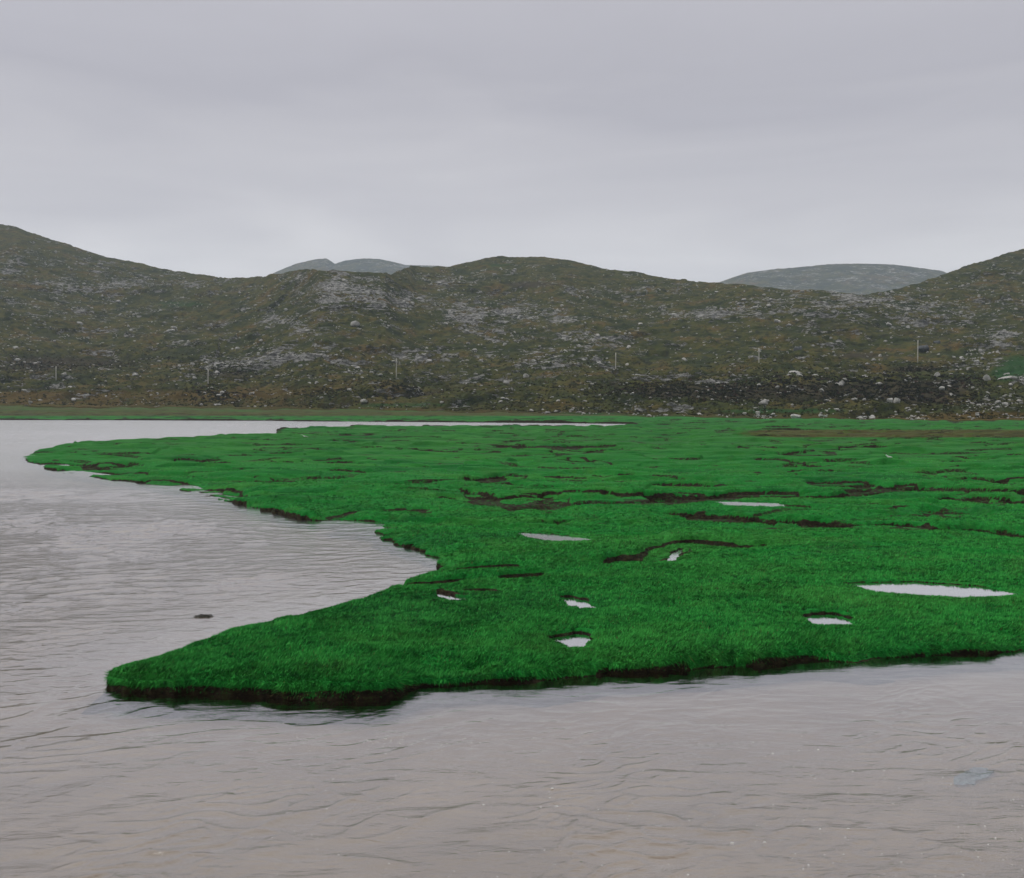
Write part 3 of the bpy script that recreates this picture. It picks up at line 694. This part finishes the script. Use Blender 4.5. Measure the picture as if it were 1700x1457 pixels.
def sample_rocks():
    out = []
    n = 90000
    px = rng.uniform(-120, 1820, n); py = rng.uniform(415, 690, n)
    u = u_of(px); pf = pyf(u); pr = uinterp(u, PU(RIDGE))
    ok = (py < pf - 3) & (py > pr + 1.5)
    px, py = px[ok], py[ok]
    e = ellmap('rock', px, py); g = np.clip(ellmap('green', px, py), 0, 1)
    cl = fbm(px / 22, py / 11, 611, 3)
    prob = (0.075 + .34 * e ** 1.2) * np.clip(.55 + 2.2 * cl, 0.04, 2.2) * (1 - .93 * g)
    ok = rng.random(len(px)) < prob
    px, py = px[ok], py[ok]; n = len(px)
    size = (1.2 + 2.2 * rng.random(n) ** 3 + 2.6 * rng.random(n) ** 14) * (.75 + .45 * np.clip((py - 430) / 250, 0, 1))   # half-width, photo px
    out.append(np.stack([px, py, size], -1))
    # boulders and rubble along the foot of the hill
    def strip(n, x0, x1, yfun, sd, smin, smax, clus):
        x = rng.uniform(x0, x1, n)
        ok = rng.random(n) < np.clip(.35 + clus * noise(x / 28, x * 0 + 3.3, 621), .03, 1)
        x = x[ok]; y = yfun(x) + rng.normal(0, sd, len(x))
        sz = smin + (smax - smin) * rng.random(len(x)) ** 3
        out.append(np.stack([x, y, sz], -1))
    foot_y = lambda x: pyf(u_of(x))
    strip(420, 900, 1760, lambda x: foot_y(x) - 3.2, 1.5, 1.2, 4.5, 1.4)
    strip(260, 1380, 1760, lambda x: foot_y(x) - 9, 3.5, 1.2, 4.6, 1.4)
    strip(70, 580, 680, lambda x: x * 0 + 677.5, 1.4, 1.1, 3.0, .8)
    strip(150, 660, 860, lambda x: 657 + (x - 700) * .03, 5, 1.2, 4.0, .8)
    strip(60, 330, 400, lambda x: x * 0 + 664, 4, 1.2, 3.2, .6)
    strip(40, 180, 330, lambda x: x * 0 + 671, 1.2, 1.0, 2.2, .6)
    strip(500, 1560, 1760, lambda x: 676 - 4 * np.sin((x - 1560) / 45), 6.5, 1.0, 2.6, .3)
    strip(420, 1575, 1690, lambda x: 617 - (x - 1575) * .52, 7, 1.0, 3.0, .3)
    strip(90, 1660, 1760, lambda x: x * 0 + 638, 6, 1.4, 6.0, .6)
    strip(160, 1200, 1560, lambda x: x * 0 + 650, 14, 1.3, 4.4, 1.2)
    return np.concatenate(out)
R = sample_rocks()
# the ones that stand out in the photograph
SPECIAL = [
 (1533, 582, 10, 'dark rounded boulder just right of the rightmost pole', (.7, .62), 1),
 (1556, 570, 8.5, 'dark tilted boulder up the slope right of the rightmost pole', (.7, .6), 1),
 (1324, 581, 9, 'big grey dome shaped boulder between the two rightmost poles', (.7, .62), 1),
 (1478, 676, 7, 'left boulder of the split pale pair at the foot of the hill', (.8, .95), 0),
 (1489, 677, 6.5, 'right boulder of the split pale pair at the foot of the hill', (.8, 1.05), 0),
 (1412, 664, 5.5, 'pale rounded boulder, upper of two stacked on the slope', (.8, .8), 0),
 (1418, 672, 5.5, 'pale rounded boulder, lower of two stacked on the slope', (.8, .7), 0),
 (1268, 671, 8, 'pointed grey boulder behind the short fence posts', (.8, .85), 0),
 (1252, 605, 10, 'wide pale boulder right beside the fifth pole', (.8, .6), 0),
 (1320, 693, 9, 'broad grey boulder at the marsh edge below the heather', (.8, .5), 0),
 (1318, 630, 9, 'long pale slab boulder in the heather between two poles', (.8, .45), 0),
 (1557, 633, 5, 'upright pale stone standing on the dark slope', (.6, 1.3), 0),
 (1637, 641, 7, 'narrow upright pale stone left of the big slab', (.5, 1.2), 0),
 (1672, 638, 14, 'large pale slab of rock below the green patch', (.9, .35), 0),
 (874, 634, 6.5, 'pale grey boulder on the open slope above the marsh', (.8, .6), 0),
 (840, 643, 5.5, 'pointed pale boulder on the brown slope', (.8, .95), 0),
 (590, 541, 7, 'pale boulder below the rocky knoll', (.8, .9), 0),
 (1500, 622, 6, 'pale block lying under the dark heather bank', (.8, .7), 0),
]
ROCK_MESHES = []
for i in range(14):
    v = rock_shape(ICO2, 300 + i); me = bpy.data.meshes.new('boulder')
    me.from_pydata([tuple(p) for p in v], [], [tuple(q) for q in ICO2[1].tolist()]); me.materials.append(M_ROCK); ROCK_MESHES.append(me)
M_DARK = mat_plain('dark_gneiss', (0.105, 0.11, 0.118), .9, .4, .8, .2)
DARK_MESHES = []
for i in range(3):
    me = ROCK_MESHES[i + 2].copy(); me.materials[0] = M_DARK; DARK_MESHES.append(me)

def place_boulder(px, py, half, label, prop=(.8, .65), dark=0, group=None, i=0):
    x, y, z, s = (float(q[0]) for q in hill_at(np.array([px]), np.array([py])))
    r = half * y / F
    o = bpy.data.objects.new('boulder', (DARK_MESHES[i % 3] if dark else ROCK_MESHES[i % 14])); COL.objects.link(o)
    o.scale = (r, r * prop[0], r * prop[1]); o.location = (x, y, z + r * prop[1] * .35)
    o.rotation_euler = (random.uniform(-.2, .2), random.uniform(-.2, .2), random.uniform(-.5, .5))
    tag(o, label, 'boulder', group)
    return o
for i, (px, py, hf, lab, pr_, dk) in enumerate(SPECIAL): place_boulder(px, py, hf, lab, pr_, dk, 'boulders on the hillside', i)

ZONES = [  # (test, label)
 (lambda x, y: y > pyf(u_of(x)) - 6.5 and x > 1380, 'pale grey boulder in the rubble line along the marsh edge at right', 'boulders along the marsh edge'),
 (lambda x, y: y > pyf(u_of(x)) - 6.5 and x > 850, 'pale grey boulder in the row along the foot of the middle slope', 'boulders along the foot of the slope'),
 (lambda x, y: x > 1570 and y > 655, 'grey boulder in the stony heap low at the right edge', 'boulders of the stony heap'),
 (lambda x, y: x > 1560 and 545 < y < 625, 'pale boulder in the rubble bordering the green patch', 'boulders beside the green patch'),
 (lambda x, y: x > 1130 and y > 615, 'pale boulder scattered in the dark heather of the lower right slope', 'boulders in the dark heather'),
 (lambda x, y: 640 < x < 880 and y > 640, 'pale boulder among the heather bank low in the middle', 'boulders in the low heather bank'),
 (lambda x, y: x < 640 and y > 640, 'small pale boulder among the ochre grass at the left foot', 'boulders at the left foot of the hill'),
 (lambda x, y: x < 430, 'grey boulder scattered over the steep left hillside', 'boulders on the left hillside'),
 (lambda x, y: x < 680 and y < 560, 'grey boulder in the outcrop of the rocky knoll', 'boulders of the rocky knoll'),
 (lambda x, y: x < 1080 and y < 560, 'grey boulder in the bare outcrop below the middle summit', 'boulders below the middle summit'),
 (lambda x, y: x < 1130, 'pale boulder scattered over the open middle slope', 'boulders on the middle slope'),
 (lambda x, y: True, 'grey boulder scattered high over the right hand slope', 'boulders on the right slope'),
]
order = np.argsort(-R[:, 2]); inview = (R[:, 0] > 2) & (R[:, 0] < 1698)
order = [i for i in order if inview[i]]
big = order[:270]
bigset = set(int(b) for b in big)
for n_, i in enumerate(big):
    px, py, sz = R[i]
    for test, lab, grp in ZONES:
        if test(px, py): break
    place_boulder(px, py, sz, lab, (random.uniform(.6, 1), random.uniform(.5, .85)), 0, grp, n_)
rest = np.array([i for i in range(len(R)) if i not in bigset])
px, py, sz = R[rest].T
x, y, z, s = hill_at(px, py)
n = len(x)
r = sz * y / F
V = np.empty((n, 42, 3), np.float32)
which = rng.integers(0, 24, n); rot = rng.uniform(0, 6.28, n)
for k in range(24):
    m = which == k
    v = SHAPES1[k]
    c, sn = np.cos(rot[m])[:, None], np.sin(rot[m])[:, None]
    fl = rng.uniform(.35, .75, m.sum())[:, None]; el = rng.uniform(.7, 1.5, m.sum())[:, None]
    vx = v[None, :, 0] * el; vy = v[None, :, 1] * np.ones_like(el)
    V[m, :, 0] = x[m][:, None] + r[m][:, None] * (vx * c * .9 - vy * sn * .7)
    V[m, :, 1] = y[m][:, None] + r[m][:, None] * (vx * sn * .7 + vy * c * .7)
    V[m, :, 2] = z[m][:, None] + r[m][:, None] * (v[None, :, 2] * fl + fl * .3)
fc = (ICO1[1][None] + (np.arange(n) * 42)[:, None, None]).ravel()
o = mesh_obj('loose_rocks', V.reshape(-1, 3), fc, 3, M_ROCK, None, False)
tag(o, 'countless small grey rocks strewn over the moorland hillside', 'rocks', kind='stuff')

# heather and rough grass tussocks on the lower slopes
def make_shrubs():
    n = 60000
    px = rng.uniform(-60, 1760, n); u = u_of(px); pf = pyf(u)
    py = pf - 3 - 93 * rng.random(n) ** 1.2
    px_, py_ = px, py
    e = ellmap('heather', px, py); g = ellmap('green', px, py); oc = ellmap('ochre', px, py)
    ok = rng.random(n) < np.clip(.30 + .8 * e + .3 * fbm(px / 20, py / 8, 801, 2), 0, 1) * (1 - .9 * np.clip(g, 0, 1))
    px, py, e, oc = px[ok], py[ok], e[ok], oc[ok]
    x, y, z, s = hill_at(px, py); n = len(x)
    K = 5
    V = np.empty((n, K, 3, 3), np.float32)
    sz = rng.uniform(.35, .95, n) * (1 + .5 * np.clip(e, 0, 1))
    for k in range(K):
        a = rng.uniform(0, 6.28, n); w = sz * rng.uniform(.5, 1.0, n); h = sz * rng.uniform(.35, .8, n)
        dx, dy = np.cos(a) * w, np.sin(a) * w * .6
        ox, oy = rng.normal(0, .4, n) * sz, rng.normal(0, .4, n) * sz
        V[:, k, 0] = np.stack([x + ox - dx, y + oy - dy, z - .1], -1); V[:, k, 1] = np.stack([x + ox + dx, y + oy + dy, z - .1], -1)
        V[:, k, 2] = np.stack([x + ox + rng.normal(0, .3, n) * sz, y + oy + rng.normal(0, .3, n) * sz, z + h], -1)
    tone = np.clip(.42 + .5 * np.clip(oc, 0, 1) * rng.random(n) - .40 * np.clip(e, 0, 1) + rng.normal(0, .13, n), 0, .85)
    tone = np.where((rng.random(n) < .10) & (e > .3), 1.0, tone)
    o = mesh_obj('heather', V.reshape(-1, 3), np.arange(n * K * 3), 3, M_SHRUB, {'tone': np.repeat(tone, K * 3)}, False)
    tag(o, 'dark heather and tawny rough grass on the lower slopes', 'heather', kind='stuff')
make_shrubs()

# ------------------------------------------------------------------ poles, posts and the small things
M_POLE = mat_plain('weathered_pole', (0.64, 0.61, 0.56), .85, .15, 2.0)
def cyl_mesh(name, r0, r1, h, mat, seg=10, bend=0.0):
    bm = bmesh.new(); rings = []
    for k in range(6):
        t = k / 5; rr = r0 + (r1 - r0) * t
        rings.append([bm.verts.new((rr * math.cos(2 * math.pi * j / seg) + bend * t * t, rr * math.sin(2 * math.pi * j / seg), -.4 + (h + .4) * t)) for j in range(seg)])
    for a, b in zip(rings, rings[1:]):
        for j in range(seg): bm.faces.new((a[j], a[(j + 1) % seg], b[(j + 1) % seg], b[j]))
    top = bm.verts.new((bend, 0, h + r1 * .5))
    for j in range(seg): bm.faces.new((rings[-1][j], rings[-1][(j + 1) % seg], top))
    bm.faces.new(rings[0][::-1])
    me = bpy.data.meshes.new(name); bm.to_mesh(me); bm.free(); me.materials.append(mat)
    for p in me.polygons: p.use_smooth = True
    return me
POLES = [(93, 608, 637.5, 'first pole from the left, pale bare pole on the heathery left slope', 0), (345.5, 613.5, 645, 'second pole from the left, pale bare pole below the scattered rocks', 0), (658, 595, 624.5, 'third pole from the left, thin pale pole on the middle slope', .004),
         (1022, 585.5, 621.5, 'fourth pole from the left, pale bare pole below a grey outcrop', .01), (1260, 577.5, 615.5, 'fifth pole from the left, pale pole rising beside a wide boulder', 0), (1523.5, 564.5, 605, 'rightmost and tallest looking pale pole, beside a dark boulder', .012)]
for px, pt, pb, lab, tilt in POLES:
    x, y, z, s = (float(q[0]) for q in hill_at(np.array([px]), np.array([pb])))
    hgt = (HY - pt) / F * y + CH - z
    o = bpy.data.objects.new('utility_pole', cyl_mesh('utility_pole', .30, .24, hgt, M_POLE)); COL.objects.link(o)
    o.location = (x, y, z); o.rotation_euler = (0, tilt, 0)
    tag(o, lab, 'pole', 'utility poles along the foot of the hill')
M_POST = mat_plain('fence_post_wood', (0.30, 0.29, 0.25), .9, .2, 3)
for px, pt, pb, lab in [(1250.2, 675.5, 680, 'left post of three short pale fence posts at the hill foot'), (1259.5, 675, 680, 'middle post of three short pale fence posts at the hill foot'), (1267.6, 675, 680, 'right post of three short pale fence posts below the pointed boulder')]:
    x, y, z, s = (float(q[0]) for q in hill_at(np.array([px]), np.array([pb])))
    o = bpy.data.objects.new('fence_post', cyl_mesh('fence_post', .10, .09, 1.25, M_POST, 8)); COL.objects.link(o)
    o.location = (x, y, z); o.rotation_euler = (0, random.uniform(-.05, .05), 0)
    tag(o, lab, 'fence post', 'short fence posts at the hill foot')

# cairn
x, y, z, s = (float(q[0]) for q in hill_at(np.array([542.]), np.array([580.])))
cairn = bpy.data.objects.new('cairn', None); COL.objects.link(cairn); cairn.location = (x, y, z)
tag(cairn, 'slim stacked stone cairn on the slope below the rocky knoll', 'cairn')
zz = 0
for k, (rw, rh) in enumerate([(.75, .55), (.6, .42), (.5, .36), (.42, .3), (.3, .3)]):
    o = bpy.data.objects.new('stone', ROCK_MESHES[k]); COL.objects.link(o); o.parent = cairn
    o.scale = (rw, rw * .8, rh); o.location = (random.uniform(-.05, .05), 0, zz + rh * .7); zz += rh * 1.25

# birds, grown with a skin so each body is one surface
M_BIRD = mat_plain('white_feathers', (0.78, 0.78, 0.77), .8, .05, 6)
def skin_obj(name, vs, es, rs, mat):
    me = bpy.data.meshes.new(name); me.from_pydata(vs, es, []); me.materials.append(mat)
    o = bpy.data.objects.new(name, me); COL.objects.link(o)
    md = o.modifiers.new('skin', 'SKIN'); md.use_smooth_shade = True
    for v, r in zip(me.skin_vertices[0].data, rs): v.radius = r
    me.skin_vertices[0].data[0].use_root = True
    sb_ = o.modifiers.new('sub', 'SUBSURF'); sb_.levels = 1; sb_.render_levels = 2
    return o
def gull_flying():
    vs = [(0, 0, 0), (.14, 0, .01), (.25, 0, .03), (.33, 0, .035), (-.15, 0, .01), (-.30, 0, .015),
          (.05, .18, .09), (.04, .40, .13), (-.03, .66, .06), (.05, -.18, .09), (.04, -.40, .13), (-.03, -.66, .06)]
    es = [(0, 1), (1, 2), (2, 3), (0, 4), (4, 5), (0, 6), (6, 7), (7, 8), (0, 9), (9, 10), (10, 11)]
    rs = [(.085, .08), (.075, .07), (.055, .055), (.014, .014), (.06, .05), (.07, .012), (.085, .02), (.07, .014), (.015, .006), (.085, .02), (.07, .014), (.015, .006)]
    return skin_obj('gull', vs, es, rs, M_BIRD)
def gull_standing(legs=True):
    vs = [(0, 0, .2), (.12, 0, .23), (.19, 0, .31), (.23, 0, .36), (.31, 0, .35), (-.14, 0, .19), (-.3, 0, .17)]
    es = [(0, 1), (1, 2), (2, 3), (3, 4), (0, 5), (5, 6)]
    rs = [(.10, .095), (.085, .08), (.05, .05), (.055, .052), (.012, .012), (.075, .06), (.03, .012)]
    if legs:
        vs += [(0, .035, .08), (0, .035, -.01), (0, -.035, .08), (0, -.035, -.01)]; es += [(0, 7), (7, 8), (0, 9), (9, 10)]; rs += [(.012, .012)] * 4
    return skin_obj('gull', vs, es, rs, M_BIRD)
g = gull_flying(); gx, gy = gp(505, 728, .55); g.location = (gx, gy, 1.0); g.rotation_euler = (RAD(18), 0, RAD(100)); g.scale = (1.1,) * 3
tag(g, 'white gull gliding low over the marsh with wings spread', 'gull')
g = gull_standing(); gx, gy = gp(1476, 763, .5)
gz = float(terrain(np.array([gx]), np.array([gy]))[0][0]); g.location = (gx, gy, gz); g.rotation_euler = (0, 0, RAD(160)); g.scale = (1.25,) * 3
tag(g, 'white gull standing on the green turf at right', 'gull')
g = gull_standing(False); gx, gy = gp(407, 705, 0); g.location = (gx, gy, -.1); g.rotation_euler = (0, 0, RAD(20)); g.scale = (1.3,) * 3
tag(g, 'white gull floating on the far channel water', 'gull')

# clump of seaweed breaking the surface
M_WEED = mat_plain('seaweed', (0.03, 0.028, 0.016), .55, .4, 20, .5)
bm = bmesh.new(); rr = random.Random(8)
for k in range(150):
    a = rr.uniform(0, 6.28); d0 = abs(rr.gauss(0, .10)); L = rr.uniform(.05, .16); w = rr.uniform(.012, .03)
    p = Vector((math.cos(a) * d0 * 1.6, math.sin(a) * d0, -.03)); di = Vector((math.cos(a), math.sin(a) * .7, 0)); pe = Vector((-di.y, di.x, 0))
    prev = None
    for j in range(5):
        t = j / 4; q = p + di * L * t + Vector((0, 0, rr.uniform(.02, .10) * math.sin(math.pi * min(1, t * 1.1)) + .03 * (1 - t)))
        ww = w * (1 - .6 * t)
        pr_ = [bm.verts.new(q - pe * ww), bm.verts.new(q + Vector((0, 0, ww * .8))), bm.verts.new(q + pe * ww)]
        if prev:
            for m in range(2): bm.faces.new((prev[m], prev[m + 1], pr_[m + 1], pr_[m]))
        prev = pr_
me = bpy.data.meshes.new('seaweed_clump'); bm.to_mesh(me); bm.free(); me.materials.append(M_WEED)
o = bpy.data.objects.new('seaweed_clump', me); COL.objects.link(o); gx, gy = gp(339, 1022, 0.03); o.location = (gx, gy, .01); o.scale = (1, .9, .6)
tag(o, 'dark seaweed clump breaking the grey water beside the grass tongue', 'seaweed')

# bluish patch laid under the water at right
M_BLUE = mat_plain('faint_blue', (0.10, 0.145, 0.17), .8, .3, 6)
c0 = gp(1614, 1287, -.43)
gx_, gy_ = np.meshgrid(np.linspace(-.56, .56, 40), np.linspace(-.28, .28, 20))
sx = gx_ * (1 - .25 * np.abs(gy_ / .28) ** 2) + .12 * noise(gx_ * 3, gy_ * 5, 1); sy = gy_ * (1 - .5 * np.abs(gx_ / .56) ** 3) + gx_ * .55 + .10 * noise(gx_ * 4, gy_ * 4, 2)
o = grid_obj('blue_patch', sx, sy, -.10 + .05 * noise(gx_ * 5, gy_ * 7, 3) + .02 * noise(gx_ * 14, gy_ * 14, 4), M_BLUE)
o.location = (c0[0], c0[1], -.34)
tag(o, 'faint blue patch just under the brown water', 'sheet')

# flecks of foam drifting on the near water
M_FOAM = mat_plain('foam', (0.72, 0.71, 0.69), .9, .08, 10)
def water_h(x, y):
    uu = x / y
    c = np.clip(np.searchsorted(uw, uu), 1, len(uw) - 1); r_ = np.clip(np.searchsorted(yw, y), 1, len(yw) - 1)
    return np.maximum(hw[r_, c], hw[r_ - 1, c - 1])
vs, fs = [], []
spots = []
for _ in range(330):
    if rr.random() < .16: px_, py_ = rr.uniform(590, 800), 1232 + rr.gauss(0, 5)
    else:
        px_ = 1700 - 1250 * rr.random() ** 1.5; py_ = rr.uniform(1200, 1457)
    spots.append((px_, py_))
for px_, py_ in spots:
    fx, fy = gp(px_, py_, 0); hz = float(water_h(np.array([fx]), np.array([fy]))[0])
    r0 = rr.uniform(.004, .010) * (2.0 if rr.random() < .08 else 1)
    b0 = len(vs); m = 7
    ring = [(fx + r0 * 1.6 * rr.uniform(.6, 1.3) * math.cos(6.283 * j / m), fy + r0 * rr.uniform(.6, 1.3) * math.sin(6.283 * j / m)) for j in range(m)]
    vs += [(a, b, hz - .002) for a, b in ring] + [(fx, fy, hz + r0 * .9)]
    fs += [(b0 + j, b0 + (j + 1) % m, b0 + m) for j in range(m)]
me = bpy.data.meshes.new('foam'); me.from_pydata(vs, [], fs); me.materials.append(M_FOAM)
o = bpy.data.objects.new('foam', me); COL.objects.link(o)
tag(o, 'small white flecks of foam drifting on the near water', 'foam', kind='stuff')

# ------------------------------------------------------------------ haze
bm = bmesh.new(); bmesh.ops.create_cube(bm, size=1)
me = bpy.data.meshes.new('haze'); bm.to_mesh(me); bm.free()
hz = bpy.data.objects.new('haze', me); COL.objects.link(hz)
hz.scale = (12000, 5600, 900); hz.location = (0, 2700, 900 / 2 - 250)
w = N('haze'); pv = w.n('ShaderNodeVolumePrincipled'); pv.inputs['Color'].default_value = (.74, .85, 1.0, 1); pv.inputs['Density'].default_value = .00011; pv.inputs['Anisotropy'].default_value = .1
w.l(pv.outputs[0], w.out.inputs['Volume']); me.materials.append(w.m)
tag(hz, 'thin pale haze in the air before the far hills', 'haze', kind='stuff')

# ------------------------------------------------------------------ sky and light
SUN_EL, SUN_AZ = RAD(60), RAD(-92)          # high behind the cloud, off to the left
wd = bpy.data.worlds.new('World'); S.world = wd; wd.use_nodes = True
nt = wd.node_tree; nt.nodes.clear()
def wn(t, **k):
    nd = nt.nodes.new(t)
    for a, b in k.items(): setattr(nd, a, b)
    return nd
sky = wn('ShaderNodeTexSky', sky_type='NISHITA', sun_disc=False, sun_elevation=SUN_EL, sun_rotation=SUN_AZ)
bg1 = wn('ShaderNodeBackground'); bg1.inputs[1].default_value = .07; nt.links.new(sky.outputs[0], bg1.inputs[0])
tc = wn('ShaderNodeTexCoord'); sep = wn('ShaderNodeSeparateXYZ'); nt.links.new(tc.outputs['Generated'], sep.inputs[0])
# cloud deck: streaky noise over a flattened dome
mp = wn('ShaderNodeVectorMath', operation='MULTIPLY'); mp.inputs[1].default_value = (1.2, 1.2, 7.5); nt.links.new(tc.outputs['Generated'], mp.inputs[0])
ns = wn('ShaderNodeTexNoise'); ns.inputs['Scale'].default_value = 1.9; ns.inputs['Detail'].default_value = 5; ns.inputs['Roughness'].default_value = .5; ns.inputs['Distortion'].default_value = .6
nt.links.new(mp.outputs[0], ns.inputs['Vector'])
add = wn('ShaderNodeMath', operation='MULTIPLY_ADD'); add.inputs[1].default_value = .20; nt.links.new(ns.outputs['Fac'], add.inputs[0])
sb2 = wn('ShaderNodeMath', operation='ADD'); sb2.inputs[1].default_value = -.10; nt.links.new(sep.outputs[2], sb2.inputs[0]); nt.links.new(sb2.outputs[0], add.inputs[2])
rp = wn('ShaderNodeValToRGB'); e = rp.color_ramp.elements
stops = [(0.0, (.84, .82, .81)), (.12, (.78, .76, .765)), (.20, (.60, .58, .605)), (.29, (.48, .465, .505)), (.38, (.53, .515, .555)), (.50, (.72, .715, .745)), (1.0, (1.35, 1.35, 1.37))]
while len(e) < len(stops): e.new(.5)
for el, (p, c) in zip(e, stops): el.position = p; el.color = (*c, 1)
nt.links.new(add.outputs[0], rp.inputs[0])
bg2 = wn('ShaderNodeBackground')
# unseen sky behind the viewer is dimmed, added to darken viewer-facing slopes
mr = wn('ShaderNodeMapRange', interpolation_type='SMOOTHSTEP'); nt.links.new(sep.outputs[1], mr.inputs['Value'])
for k_, v_ in (('From Min', -.75), ('From Max', .65), ('To Min', .30), ('To Max', 1.0)): mr.inputs[k_].default_value = v_
nt.links.new(mr.outputs['Result'], bg2.inputs[1])
bg2.label = 'cloud deck'; nt.links.new(rp.outputs[0], bg2.inputs[0])
mx = wn('ShaderNodeMixShader'); mx.inputs[0].default_value = .93; nt.links.new(bg1.outputs[0], mx.inputs[1]); nt.links.new(bg2.outputs[0], mx.inputs[2])
wo = wn('ShaderNodeOutputWorld'); nt.links.new(mx.outputs[0], wo.inputs[0])

sl = bpy.data.lights.new('sun', 'SUN'); sl.energy = 1.4; sl.angle = RAD(35); sl.color = (1, .97, .92)
so = bpy.data.objects.new('sun', sl); COL.objects.link(so)
dirv = Vector((math.sin(SUN_AZ) * math.cos(SUN_EL), math.cos(SUN_AZ) * math.cos(SUN_EL), math.sin(SUN_EL)))
so.rotation_euler = dirv.to_track_quat('Z', 'Y').to_euler(); so.location = (0, 0, 500)

# ------------------------------------------------------------------ camera and output
cam = bpy.data.cameras.new('camera'); co = bpy.data.objects.new('camera', cam); COL.objects.link(co)
co.location = (0, 0, CH); co.rotation_euler = (RAD(90), 0, 0)
cam.sensor_width = 36; cam.lens = F / 1700 * 36; cam.shift_y = -58.5 / 1700; cam.clip_end = 20000; cam.clip_start = .1
S.camera = co
S.view_settings.view_transform = 'Standard'; S.view_settings.look = 'None'; S.view_settings.exposure = .09; S.view_settings.gamma = 1
S.cycles.max_bounces = 8; S.cycles.transparent_max_bounces = 12; S.cycles.volume_bounces = 1
S.cycles.use_denoising = True; S.cycles.denoising_prefilter = 'ACCURATE'
